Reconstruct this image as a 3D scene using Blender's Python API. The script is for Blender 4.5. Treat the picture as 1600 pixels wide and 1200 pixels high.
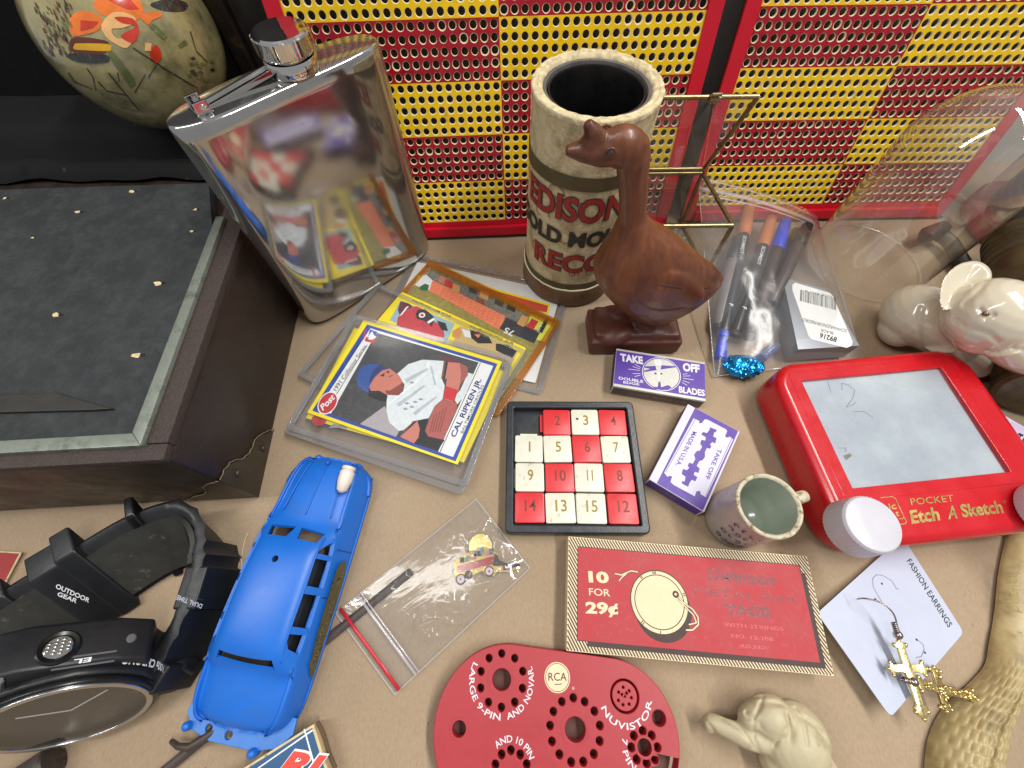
import bpy, bmesh, math, random
from mathutils import Vector, Matrix, Euler, noise
random.seed(7)
for _o in list(bpy.data.objects):
    bpy.data.objects.remove(_o)
scene = bpy.context.scene
COL = scene.collection
S = 0.001                       # everything below is written in millimetres
R = math.radians

# ------------------------------------------------------------------ camera
FPX, PITCH, ROLL, CAMH = 650.0, R(27.4), R(-0.6), 209.5
CAMR = Matrix.Rotation(PITCH, 4, 'X') @ Matrix.Rotation(ROLL, 4, 'Z')
cd = bpy.data.cameras.new('camera')
cd.sensor_width = 36.0
cd.lens = FPX / 1600.0 * 36.0
cd.clip_start = 0.005
cd.clip_end = 20.0
cam = bpy.data.objects.new('camera', cd)
cam.matrix_world = Matrix.Translation((0, 0, CAMH * S)) @ CAMR
COL.objects.link(cam)
scene.camera = cam

# ------------------------------------------------------------------ world, lamps, exposure
world = bpy.data.worlds.new('World')
scene.world = world
world.use_nodes = True
bg = world.node_tree.nodes['Background']
bg.inputs[0].default_value = (0.96, 0.97, 1.0, 1)
bg.inputs[1].default_value = 0.36

def area(name, loc, target, sx, sy, watts, col=(1, 0.97, 0.92)):
    ld = bpy.data.lights.new(name, 'AREA')
    ld.shape = 'RECTANGLE'
    ld.size, ld.size_y = sx, sy
    ld.energy = watts
    ld.color = col
    o = bpy.data.objects.new(name, ld)
    o.location = loc
    d = Vector(target) - Vector(loc)
    o.rotation_euler = d.to_track_quat('-Z', 'Y').to_euler()
    COL.objects.link(o)
    return o
# two fluorescent strips of the shop ceiling: one beyond the table, one to the right behind
area('ceiling_strip_lamp', (0.62, 0.17, 1.30), (0.05, 0.12, 0), 1.20, 0.10, 22.5, (1, 0.98, 0.94))
area('ceiling_strip_lamp', (-0.66, 0.02, 1.35), (-0.05, 0.12, 0), 0.10, 1.10, 10, (1, 0.98, 0.95))
scene.view_settings.view_transform = 'Standard'
scene.view_settings.look = 'None'
scene.view_settings.exposure = -0.08
scene.view_settings.gamma = 1.0
scene.cycles.use_denoising = True
scene.cycles.max_bounces = 8
scene.cycles.transparent_max_bounces = 18
scene.cycles.transmission_bounces = 8
scene.cycles.caustics_reflective = False
scene.cycles.caustics_refractive = False
scene.cycles.sample_clamp_indirect = 4.0

# ------------------------------------------------------------------ projection helpers (mm)
def ray(px, py):
    v = CAMR.to_3x3() @ Vector((px - 800.0, 600.0 - py, -FPX))
    return v
CAMP = Vector((0, 0, CAMH))
def G(px, py, z=0.0):
    r = ray(px, py)
    t = (z - CAMH) / r.z
    p = CAMP + r * t
    return Vector((p.x, p.y, z))
def proj(p):
    v = CAMR.to_3x3().inverted() @ (Vector(p) - CAMP)
    return 800 + v.x / -v.z * FPX, 600 - v.y / -v.z * FPX
def carve(g, lines, w, depth):
    """press fine creases into a carved surface along traced lines"""
    out = []
    for p in g[0]:
        x, y = proj(p)
        d = 1e9
        for ln in lines:
            for (ax, ay), (bx, by) in zip(ln[:-1], ln[1:]):
                ux, uy = bx - ax, by - ay
                t = max(0, min(1, ((x - ax) * ux + (y - ay) * uy) / (ux * ux + uy * uy)))
                d = min(d, math.hypot(x - ax - ux * t, y - ay - uy * t))
        q = Vector(p)
        if d < 3 * w:
            q += (q - CAMP).normalized() * depth * math.exp(-(d / w) ** 2)
        out.append(tuple(q))
    return (out,) + tuple(g[1:])
def zoomf(x0, y0, k):
    return lambda x, y: (x0 + x / k, y0 + y / k)

# ------------------------------------------------------------------ materials
def srgb(r, g, b):
    f = lambda c: (c / 255) / 12.92 if c / 255 <= 0.04045 else ((c / 255 + 0.055) / 1.055) ** 2.4
    return (f(r), f(g), f(b))
MATS = {}
def M(name, col, rough=0.5, metal=0.0, var=0.10, vs=120, rv=0.12, bump=0.0, bs=900, coat=0.0, spec=0.5,
      dirt=None, dcut=0.62, ds=90, sss=0.0, stretch=None, dsoft=0.06):
    if name in MATS:
        return MATS[name]
    m = bpy.data.materials.new(name)
    m.use_nodes = True
    nt = m.node_tree
    N, L = nt.nodes, nt.links
    b = N['Principled BSDF']
    tc = N.new('ShaderNodeTexCoord')
    src = tc.outputs['Object']
    if stretch:
        mp = N.new('ShaderNodeMapping')
        mp.inputs['Scale'].default_value = stretch
        L.new(src, mp.inputs['Vector'])
        src = mp.outputs['Vector']
    n1 = N.new('ShaderNodeTexNoise')
    n1.inputs['Scale'].default_value = vs
    n1.inputs['Detail'].default_value = 6
    n1.inputs['Roughness'].default_value = 0.65
    L.new(src, n1.inputs['Vector'])
    cr = N.new('ShaderNodeValToRGB')
    cr.color_ramp.elements[0].position = 0.28
    cr.color_ramp.elements[1].position = 0.72
    cr.color_ramp.elements[0].color = (*[max(0, c * (1 - var)) for c in col], 1)
    cr.color_ramp.elements[1].color = (*[min(1, c * (1 + var)) for c in col], 1)
    L.new(n1.outputs['Fac'], cr.inputs['Fac'])
    out = cr.outputs['Color']
    if dirt:
        n2 = N.new('ShaderNodeTexNoise')
        n2.inputs['Scale'].default_value = ds
        n2.inputs['Detail'].default_value = 9
        n2.inputs['Roughness'].default_value = 0.7
        L.new(src, n2.inputs['Vector'])
        r2 = N.new('ShaderNodeValToRGB')
        r2.color_ramp.elements[0].position = dcut - dsoft
        r2.color_ramp.elements[1].position = dcut + dsoft
        L.new(n2.outputs['Fac'], r2.inputs['Fac'])
        mx = N.new('ShaderNodeMixRGB')
        L.new(r2.outputs['Color'], mx.inputs['Fac'])
        L.new(out, mx.inputs['Color1'])
        mx.inputs['Color2'].default_value = (*dirt, 1)
        out = mx.outputs['Color']
    L.new(out, b.inputs['Base Color'])
    if rv:
        mr = N.new('ShaderNodeMapRange')
        mr.inputs['From Min'].default_value = 0.3
        mr.inputs['From Max'].default_value = 0.7
        mr.inputs['To Min'].default_value = max(0.02, rough - rv * 0.5)
        mr.inputs['To Max'].default_value = min(1, rough + rv * 0.5)
        L.new(n1.outputs['Fac'], mr.inputs['Value'])
        L.new(mr.outputs['Result'], b.inputs['Roughness'])
    else:
        b.inputs['Roughness'].default_value = rough
    b.inputs['Metallic'].default_value = metal
    b.inputs['Specular IOR Level'].default_value = spec
    b.inputs['Coat Weight'].default_value = coat
    b.inputs['Coat Roughness'].default_value = 0.12
    if sss:
        b.inputs['Subsurface Weight'].default_value = sss
        b.inputs['Subsurface Radius'].default_value = (0.003, 0.002, 0.0015)
        b.inputs['Subsurface Scale'].default_value = 1.0
    if bump:
        n3 = N.new('ShaderNodeTexNoise')
        n3.inputs['Scale'].default_value = bs
        n3.inputs['Detail'].default_value = 5
        L.new(src, n3.inputs['Vector'])
        bp = N.new('ShaderNodeBump')
        bp.inputs['Strength'].default_value = min(1, bump)
        bp.inputs['Distance'].default_value = 0.0006
        L.new(n3.outputs['Fac'], bp.inputs['Height'])
        L.new(bp.outputs['Normal'], b.inputs['Normal'])
    MATS[name] = m
    return m

def clear(name, tint=(0.96, 0.97, 0.98), gloss=1.0, rough=0.05, haze=0.0, hazecol=(0.8, 0.82, 0.85), bump=0.0, bs=60, base=0.03, power=4.0):
    """thin clear plastic or glass: fresnel mix of transparent and glossy, with an optional milky share"""
    if name in MATS:
        return MATS[name]
    m = bpy.data.materials.new(name)
    m.use_nodes = True
    nt = m.node_tree
    N, L = nt.nodes, nt.links
    N.remove(N['Principled BSDF'])
    o = N['Material Output']
    tr = N.new('ShaderNodeBsdfTransparent')
    tr.inputs[0].default_value = (*tint, 1)
    gl = N.new('ShaderNodeBsdfGlossy')
    gl.inputs['Color'].default_value = (1, 1, 1, 1)
    gl.inputs['Roughness'].default_value = rough
    fr = N.new('ShaderNodeLayerWeight')
    fr.inputs['Blend'].default_value = 0.5
    pw = N.new('ShaderNodeMath')
    pw.operation = 'POWER'
    pw.inputs[1].default_value = power
    L.new(fr.outputs['Facing'], pw.inputs[0])
    ma = N.new('ShaderNodeMath')
    ma.operation = 'MULTIPLY_ADD'
    ma.inputs[1].default_value = gloss
    ma.inputs[2].default_value = base + 0.04
    ma.use_clamp = True
    L.new(pw.outputs[0], ma.inputs[0])
    mix = N.new('ShaderNodeMixShader')
    L.new(ma.outputs[0], mix.inputs[0])
    last = tr.outputs[0]
    if haze:
        df = N.new('ShaderNodeBsdfDiffuse')
        df.inputs[0].default_value = (*hazecol, 1)
        m2 = N.new('ShaderNodeMixShader')
        m2.inputs[0].default_value = haze
        L.new(tr.outputs[0], m2.inputs[1])
        L.new(df.outputs[0], m2.inputs[2])
        last = m2.outputs[0]
    L.new(last, mix.inputs[1])
    L.new(gl.outputs[0], mix.inputs[2])
    if bump:
        tc = N.new('ShaderNodeTexCoord')
        n = N.new('ShaderNodeTexNoise')
        n.inputs['Scale'].default_value = bs
        n.inputs['Detail'].default_value = 4
        n.inputs['Distortion'].default_value = 1.2
        L.new(tc.outputs['Object'], n.inputs['Vector'])
        bp = N.new('ShaderNodeBump')
        bp.inputs['Strength'].default_value = bump
        bp.inputs['Distance'].default_value = 0.004
        L.new(n.outputs['Fac'], bp.inputs['Height'])
        L.new(bp.outputs['Normal'], gl.inputs['Normal'])
        L.new(bp.outputs['Normal'], fr.inputs['Normal'])
    L.new(mix.outputs[0], o.inputs['Surface'])
    MATS[name] = m
    return m

def ink(name, rgb, rough=0.45, var=0.05, **k):
    return M('print_' + name, srgb(*rgb), rough, 0, var, 400, 0.05, **k)

# ------------------------------------------------------------------ geometry helpers: geom = (verts, faces[, material index per face])
def join(*gs):
    v, f, mi = [], [], []
    for g in gs:
        k = len(v)
        v += list(g[0])
        f += [tuple(i + k for i in t) for t in g[1]]
        mi += list(g[2]) if len(g) > 2 else [0] * len(g[1])
    return (v, f, mi)
def xf(g, m):
    return ([tuple(m @ Vector(p)) for p in g[0]],) + tuple(g[1:])
def mv(g, x=0, y=0, z=0):
    return ([(p[0] + x, p[1] + y, p[2] + z) for p in g[0]],) + tuple(g[1:])
def bmg(bm):
    bm.verts.index_update()
    g = ([tuple(v.co) for v in bm.verts], [tuple(v.index for v in f.verts) for f in bm.faces])
    bm.free()
    return g
def bevel_geom(g, w, seg=2, angle=30):
    bm = bmesh.new()
    vs = [bm.verts.new(p) for p in g[0]]
    for f in g[1]:
        try:
            bm.faces.new([vs[i] for i in f])
        except ValueError:
            pass
    bm.normal_update()
    es = [e for e in bm.edges if len(e.link_faces) == 2 and e.calc_face_angle(0) > R(angle)]
    bmesh.ops.bevel(bm, geom=es, offset=w, segments=seg, profile=0.6, affect='EDGES', clamp_overlap=True)
    return bmg(bm)
def box(x0, x1, y0, y1, z0, z1, bev=0, seg=2):
    v = [(x0, y0, z0), (x1, y0, z0), (x1, y1, z0), (x0, y1, z0), (x0, y0, z1), (x1, y0, z1), (x1, y1, z1), (x0, y1, z1)]
    f = [(3, 2, 1, 0), (4, 5, 6, 7), (0, 1, 5, 4), (1, 2, 6, 5), (2, 3, 7, 6), (3, 0, 4, 7)]
    return bevel_geom((v, f), bev, seg) if bev else (v, f)
def prism(poly, z0, z1, bev=0, seg=2):
    n = len(poly)
    ar = sum(poly[i][0] * poly[(i + 1) % n][1] - poly[(i + 1) % n][0] * poly[i][1] for i in range(n))
    if ar < 0:
        poly = poly[::-1]
    v = [(p[0], p[1], z0) for p in poly] + [(p[0], p[1], z1) for p in poly]
    f = [tuple(range(n))[::-1], tuple(range(n, 2 * n))] + [(i, (i + 1) % n, n + (i + 1) % n, n + i) for i in range(n)]
    return bevel_geom((v, f), bev, seg, 50 if n > 12 else 30) if bev else (v, f)
def rrect(w, h, r, n=6, cx=0, cy=0):
    out = []
    for (sx, sy, a0) in ((1, 1, 0), (-1, 1, 90), (-1, -1, 180), (1, -1, 270)):
        for i in range(n + 1):
            a = R(a0 + 90 * i / n)
            out.append((cx + sx * (w / 2 - r) + r * math.cos(a), cy + sy * (h / 2 - r) + r * math.sin(a)))
    return out
def circ(cx, cy, r, n=16, ry=None, a0=0):
    ry = ry or r
    return [(cx + r * math.cos(a0 + 2 * math.pi * i / n), cy + ry * math.sin(a0 + 2 * math.pi * i / n)) for i in range(n)]
def flat(poly, z=0.0):
    poly = [(p[0], p[1]) for p in poly]
    n = len(poly)
    ar = sum(poly[i][0] * poly[(i + 1) % n][1] - poly[(i + 1) % n][0] * poly[i][1] for i in range(n))
    if ar < 0:
        poly = poly[::-1]
    return ([(p[0], p[1], z) for p in poly], [tuple(range(n))])
def band(p, q, w, z=0.0):
    """flat stroke between two points"""
    p, q = Vector(p[:2]), Vector(q[:2])
    d = (q - p).normalized()
    n = Vector((-d.y, d.x)) * w / 2
    return flat([p - n, q - n, q + n, p + n], z)
def stroke(pts, w, z=0.0):
    return join(*[band(pts[i], pts[i + 1], w, z + 0.002 * i) for i in range(len(pts) - 1)])
def lathe(prof, n=40, cx=0, cy=0, jit=None):
    v, f = [], []
    for (r, z) in prof:
        for i in range(n):
            a = 2 * math.pi * i / n
            k = jit(a, r, z) if jit else (0, 0)
            v.append((cx + (r + k[0]) * math.cos(a), cy + (r + k[0]) * math.sin(a), z + k[1]))
    for j in range(len(prof) - 1):
        for i in range(n):
            a, b = j * n + i, j * n + (i + 1) % n
            f.append((a, b, b + n, a + n))
    if prof[0][0] > 0:
        f.append(tuple(range(n))[::-1])
    if prof[-1][0] > 0:
        f.append(tuple(range((len(prof) - 1) * n, len(prof) * n)))
    return (v, f)
def open_lathe(prof, n=40, cx=0, cy=0, jit=None):
    v, f = lathe(prof, n, cx, cy, jit)
    return (v, [t for t in f if len(t) == 4])
def tube(pts, r, n=10, cap=True, flat_k=1.0, up=None):
    pts = [Vector(p) for p in pts]
    m = len(pts)
    rs = r if isinstance(r, (list, tuple)) else [r] * m
    v, f = [], []
    t0 = (pts[1] - pts[0]).normalized()
    ref = Vector(up) if up else (Vector((0, 0, 1)) if abs(t0.z) < 0.9 else Vector((1, 0, 0)))
    u = (ref - t0 * ref.dot(t0)).normalized()
    for i in range(m):
        t = (pts[min(i + 1, m - 1)] - pts[max(i - 1, 0)]).normalized()
        u = (u - t * u.dot(t)).normalized()
        w = t.cross(u)
        for k in range(n):
            a = 2 * math.pi * k / n
            p = pts[i] + (u * math.cos(a) * flat_k + w * math.sin(a)) * rs[i]
            v.append(tuple(p))
    for i in range(m - 1):
        for k in range(n):
            a, b = i * n + k, i * n + (k + 1) % n
            f.append((a, b, b + n, a + n))
    if cap:
        f.append(tuple(range(n))[::-1])
        f.append(tuple(range((m - 1) * n, m * n)))
    return (v, f)
def smooth_path(pts, k=5, closed=False):
    P = [Vector(p) for p in pts]
    n = len(P)
    out = []
    rng = range(n if closed else n - 1)
    for i in rng:
        g = lambda j: P[j % n] if closed else P[max(0, min(n - 1, j))]
        a, b, c, d = g(i - 1), g(i), g(i + 1), g(i + 2)
        for s in range(k):
            t = s / k
            out.append(0.5 * ((2 * b) + (c - a) * t + (2 * a - 5 * b + 4 * c - d) * t * t + (3 * b - a - 3 * c + d) * t ** 3))
    if not closed:
        out.append(P[-1])
    return out
def ball(c, r, rot=None, nu=20, nv=12):
    if not isinstance(r, (tuple, list)):
        r = (r, r, r)
    v, f = [(0, 0, -1)], []
    for j in range(1, nv):
        b = -math.pi / 2 + math.pi * j / nv
        for i in range(nu):
            a = 2 * math.pi * i / nu
            v.append((math.cos(b) * math.cos(a), math.cos(b) * math.sin(a), math.sin(b)))
    v.append((0, 0, 1))
    for i in range(nu):
        f.append((0, 1 + (i + 1) % nu, 1 + i))
        f.append((len(v) - 1, len(v) - 1 - nu + i, len(v) - 1 - nu + (i + 1) % nu))
    for j in range(nv - 2):
        for i in range(nu):
            a, b = 1 + j * nu + i, 1 + j * nu + (i + 1) % nu
            f.append((a, b, b + nu, a + nu))
    m = Matrix.Translation(c) @ (Euler([R(x) for x in rot]).to_matrix().to_4x4() if rot else Matrix.Identity(4)) @ Matrix.Diagonal((*r, 1))
    return xf((v, f), m)
def mesh_from(g, name='mesh', scale=S):
    me = bpy.data.meshes.new(name)
    me.from_pydata([(p[0] * scale, p[1] * scale, p[2] * scale) for p in g[0]], [], g[1])
    if len(g) > 2:
        for p, k in zip(me.polygons, g[2]):
            p.material_index = k
    me.update()
    return me
def from_mesh(me, scale=1 / S):
    return ([tuple(v.co * scale) for v in me.vertices], [tuple(p.vertices) for p in me.polygons])
def evaluated(g, setup):
    """run modifiers on a throw-away object (built in millimetres) and return the resulting geom"""
    me = mesh_from(g, 'tmp', 1.0)
    o = bpy.data.objects.new('tmp', me)
    COL.objects.link(o)
    extra = setup(o) or []
    bpy.context.view_layer.update()
    dg = bpy.context.evaluated_depsgraph_get()
    m2 = bpy.data.meshes.new_from_object(o.evaluated_get(dg))
    res = from_mesh(m2, 1.0)
    for x in [o] + list(extra):
        bpy.data.objects.remove(x)
    bpy.data.meshes.remove(m2)
    return res
def remesh(gs, voxel=0.8, it=4, fac=0.5):
    def st(o):
        a = o.modifiers.new('r', 'REMESH')
        a.mode = 'VOXEL'
        a.voxel_size = voxel
        b = o.modifiers.new('s', 'SMOOTH')
        b.factor = fac
        b.iterations = it
    return evaluated(join(*gs), st)
def cut(g, cutter, pre=None):
    def st(o):
        c = bpy.data.objects.new('tmpc', mesh_from(cutter, 'tmpc', 1.0))
        COL.objects.link(c)
        if pre:
            pre(o)
        b = o.modifiers.new('b', 'BOOLEAN')
        b.operation = 'DIFFERENCE'
        b.solver = 'EXACT'
        b.use_self = True
        b.use_hole_tolerant = True
        b.object = c
        return [c]
    return evaluated(g, st)
def plate(loops, z0, z1, bev=0.0, res=2):
    """prism with holes: the first loop is the outline"""
    cu = bpy.data.curves.new('c', 'CURVE')
    cu.dimensions = '2D'
    cu.fill_mode = 'BOTH'
    for lp in loops:
        sp = cu.splines.new('POLY')
        sp.points.add(len(lp) - 1)
        for q, p in zip(sp.points, lp):
            q.co = (p[0], p[1], 0, 1)
        sp.use_cyclic_u = True
    cu.extrude = (z1 - z0) / 2 - bev
    cu.bevel_depth = bev
    cu.bevel_resolution = res
    cu.offset = -bev
    o = bpy.data.objects.new('c', cu)
    me = bpy.data.meshes.new_from_object(o)
    g = from_mesh(me, 1.0)
    bpy.data.objects.remove(o)
    bpy.data.curves.remove(cu)
    bpy.data.meshes.remove(me)
    return mv(g, 0, 0, (z0 + z1) / 2)
TXT = {}
def text2d(s, bold=0.0, shear=0.0, space=1.0, serif=0.0, res=3):
    """lettering as flat mesh: left edge x=0, baseline y=0, cap height 1; returns geom and width"""
    key = (s, bold, shear, space, serif)
    if key in TXT:
        return TXT[key]
    cu = bpy.data.curves.new('t', 'FONT')
    cu.body = s
    cu.size = 1.0
    cu.offset = bold
    cu.shear = shear
    cu.space_character = space
    cu.resolution_u = res
    o = bpy.data.objects.new('t', cu)
    me = bpy.data.meshes.new_from_object(o)
    v, f = from_mesh(me, 1.0)
    bpy.data.objects.remove(o)
    bpy.data.curves.remove(cu)
    bpy.data.meshes.remove(me)
    k = 1 / 0.729
    x0 = min(p[0] for p in v)
    v = [((p[0] - x0) * k, p[1] * k, 0) for p in v]
    w = max(p[0] for p in v)
    TXT[key] = ((v, f), w)
    return TXT[key]
def up_facing(g):
    v, f = g[0], []
    for t in g[1]:
        a, b, c = Vector(v[t[0]]), Vector(v[t[1]]), Vector(v[t[2]])
        f.append(t if (b - a).cross(c - a).z >= 0 else t[::-1])
    return (v, f)
def text_on(s, p0, p1, ptop, z, **k):
    """lettering from p0 to p1 (baseline ends, local xy), cap top at ptop"""
    g, w = text2d(s, **k)
    p0, p1, pt = Vector(p0[:2]), Vector(p1[:2]), Vector(ptop[:2])
    U, V = (p1 - p0) / w, pt - p0
    return up_facing(([tuple(p0 + U * x + V * y) + (z,) for x, y, _ in g[0]], g[1]))
def bend_text(s, fn, height, width, sub=2.5, **k):
    """lettering mapped by fn(u mm, v mm) -> point; long edges are split first"""
    g, w = text2d(s, **k)
    bm = bmesh.new()
    vs = [bm.verts.new((x / w * width, y * height, 0)) for x, y, _ in g[0]]
    for t in g[1]:
        try:
            bm.faces.new([vs[i] for i in t])
        except ValueError:
            pass
    for _ in range(2):
        es = [e for e in bm.edges if e.calc_length() > sub]
        if es:
            bmesh.ops.subdivide_edges(bm, edges=es, cuts=1)
            bmesh.ops.triangulate(bm, faces=bm.faces[:])
    for q in bm.verts:
        q.co = Vector(fn(q.co.x, q.co.y))
    return bmg(bm)

# ------------------------------------------------------------------ objects
def make(name, g, mats, parent=None, smooth=None):
    me = mesh_from(g, name)
    for m in (mats if isinstance(mats, (list, tuple)) else [mats]):
        me.materials.append(m)
    if smooth is not None:
        me.polygons.foreach_set('use_smooth', [True] * len(me.polygons))
        if smooth < 180:
            me.set_sharp_from_angle(angle=R(smooth))
    o = bpy.data.objects.new(name, me)
    COL.objects.link(o)
    if parent is not None:
        o.parent = parent
    return o
def tag(o, label=None, cat=None, group=None, kind=None):
    if label: o['label'] = label
    if cat: o['category'] = cat
    if group: o['group'] = group
    if kind: o['kind'] = kind
    return o
class Thing:
    def __init__(s, name, label, cat, loc=(0, 0, 0), rz=0.0, tilt=None, group=None):
        s.M = Matrix.Translation(loc) @ Matrix.Rotation(R(rz), 4, 'Z')
        if tilt is not None:
            s.M = s.M @ Euler([R(a) for a in tilt]).to_matrix().to_4x4()
        s.I = s.M.inverted()
        s.name, s.tags = name, (label, cat, group)
        s.e = bpy.data.objects.new(name, None)
        s.e.empty_display_size = 0.01
        mm = s.M.copy()
        mm.translation = mm.translation * S
        s.e.matrix_world = mm
        COL.objects.link(s.e)
        tag(s.e, label, cat, group)
    def add(s, name, g, mat, parent=None, smooth=None):
        return make(name, g, mat, parent or s.e, smooth)
    def w(s, p):                       # world point -> local
        return s.I @ Vector(p)
    def px(s, px, py, z=0.0):          # pixel -> local point on the local plane z
        o = s.I @ CAMP
        d = s.I.to_3x3() @ ray(px, py)
        t = (z - o.z) / d.z
        return o + d * t
    def poly(s, pts, z=0.0, zf=None):  # flat print traced on the thing's own plane
        return flat([s.px(*(zf(*p) if zf else p), z) for p in pts], z)
    def text(s, t, p0, p1, pt, z, zf=None, **k):
        q = [s.px(*(zf(*p) if zf else p), z) for p in (p0, p1, pt)]
        return text_on(t, *q, z, **k)
def single(name, label, cat, g, mat, loc=(0, 0, 0), rz=0, tilt=None, group=None, smooth=None):
    o = make(name, g, mat, None, smooth)
    m = Matrix.Translation(Vector(loc) * S) @ Matrix.Rotation(R(rz), 4, 'Z')
    if tilt is not None:
        m = m @ Euler([R(a) for a in tilt]).to_matrix().to_4x4()
    o.matrix_world = m
    return tag(o, label, cat, group)
def addw(T, name, g, mat, parent=None, smooth=None):
    return T.add(name, xf(g, T.I), mat, parent, smooth)
def mapped(poly, fn, sub=9.0):
    """polygon in pixels, subdivided, each vertex taken to a surface by fn(px, py)"""
    bm = bmesh.new()
    bm.faces.new([bm.verts.new((p[0], -p[1], 0)) for p in poly])
    bmesh.ops.triangulate(bm, faces=bm.faces[:])
    for _ in range(4):
        es = [e for e in bm.edges if e.calc_length() > sub]
        if not es:
            break
        bmesh.ops.subdivide_edges(bm, edges=es, cuts=1)
        bmesh.ops.triangulate(bm, faces=bm.faces[:])
    for v in bm.verts:
        v.co = Vector(fn(v.co.x, -v.co.y))
    return bmg(bm)

# ================================================================== the setting
def kraft():
    m = bpy.data.materials.new('kraft_paper')
    m.use_nodes = True
    N, L = m.node_tree.nodes, m.node_tree.links
    b = N['Principled BSDF']
    tc = N.new('ShaderNodeTexCoord')
    def nz(scale, det=6, rough=0.6, st=None):
        n = N.new('ShaderNodeTexNoise')
        n.inputs['Scale'].default_value = scale
        n.inputs['Detail'].default_value = det
        n.inputs['Roughness'].default_value = rough
        if st:
            mp = N.new('ShaderNodeMapping')
            mp.inputs['Scale'].default_value = st
            mp.inputs['Rotation'].default_value = (0, 0, R(12))
            L.new(tc.outputs['Object'], mp.inputs['Vector'])
            L.new(mp.outputs[0], n.inputs['Vector'])
        else:
            L.new(tc.outputs['Object'], n.inputs['Vector'])
        return n
    a = nz(9, 5)
    f = nz(1100, 8, 0.75, (1, 0.45, 1))
    sp = nz(420, 3, 0.5)
    r1 = N.new('ShaderNodeValToRGB')
    r1.color_ramp.elements[0].position = 0.3
    r1.color_ramp.elements[1].position = 0.7
    r1.color_ramp.elements[0].color = (*srgb(154, 134, 110), 1)
    r1.color_ramp.elements[1].color = (*srgb(172, 151, 126), 1)
    L.new(a.outputs['Fac'], r1.inputs['Fac'])
    r2 = N.new('ShaderNodeValToRGB')
    r2.color_ramp.elements[0].position = 0.30
    r2.color_ramp.elements[1].position = 0.66
    r2.color_ramp.elements[0].color = (0.66, 0.62, 0.58, 1)
    r2.color_ramp.elements[1].color = (1.08, 1.08, 1.06, 1)
    L.new(f.outputs['Fac'], r2.inputs['Fac'])
    mx = N.new('ShaderNodeMixRGB')
    mx.blend_type = 'MULTIPLY'
    mx.inputs['Fac'].default_value = 0.5
    L.new(r1.outputs[0], mx.inputs['Color1'])
    L.new(r2.outputs[0], mx.inputs['Color2'])
    r3 = N.new('ShaderNodeValToRGB')        # dark fibre specks
    r3.color_ramp.elements[0].position = 0.73
    r3.color_ramp.elements[1].position = 0.80
    L.new(sp.outputs['Fac'], r3.inputs['Fac'])
    m2 = N.new('ShaderNodeMixRGB')
    L.new(r3.outputs[0], m2.inputs['Fac'])
    L.new(mx.outputs[0], m2.inputs['Color1'])
    m2.inputs['Color2'].default_value = (*srgb(120, 92, 66), 1)
    L.new(m2.outputs[0], b.inputs['Base Color'])
    b.inputs['Roughness'].default_value = 0.78
    b.inputs['Specular IOR Level'].default_value = 0.28
    cr = nz(26, 3, 0.5, (0.35, 1, 1))
    ad = N.new('ShaderNodeMath')
    ad.operation = 'MULTIPLY_ADD'
    ad.inputs[1].default_value = 0.10
    L.new(f.outputs['Fac'], ad.inputs[0])
    L.new(cr.outputs['Fac'], ad.inputs[2])
    bp = N.new('ShaderNodeBump')
    bp.inputs['Strength'].default_value = 0.35
    bp.inputs['Distance'].default_value = 0.0022
    L.new(ad.outputs[0], bp.inputs['Height'])
    L.new(bp.outputs['Normal'], b.inputs['Normal'])
    return m
# the paper sheet on the table: a gently cockled sheet
gv, gf = [], []
NX, NY = 260, 170
for j in range(NY + 1):
    for i in range(NX + 1):
        x, y = -620 + 1240 * i / NX, -190 + 560 * j / NY
        h = 0.55 * noise.noise(Vector((x / 46, y / 24, 3.1))) + 0.3 * noise.noise(Vector((x / 20, y / 60, 9.1)))
        h += .25 * noise.noise(Vector((x / 7 + y / 30, y / 9, 5))) - .9 * max(0, 1 - abs(y - 30 - x * .03 + 3 * noise.noise(Vector((x / 60, 2, 2)))) / 7) ** 2 + .5 * max(0, 1 - abs(y + 2 + x * .05) / 6) ** 2
        gv.append((x, y, -1.0 + h * 0.95))
for j in range(NY):
    for i in range(NX):
        a = j * (NX + 1) + i
        gf.append((a, a + 1, a + NX + 2, a + NX + 1))
tag(make('table_surface', (gv, gf), kraft(), smooth=180), 'brown kraft paper covering the display table', kind='structure')
wall_m = M('pale_grey_wall', srgb(212, 215, 212), 0.7, 0, 0.06, 20, bump=0.2, bs=300)
tag(make('back_wall', box(-620, 620, 300, 312, -6, 420), wall_m), 'pale grey board wall behind the panels', kind='structure')

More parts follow.
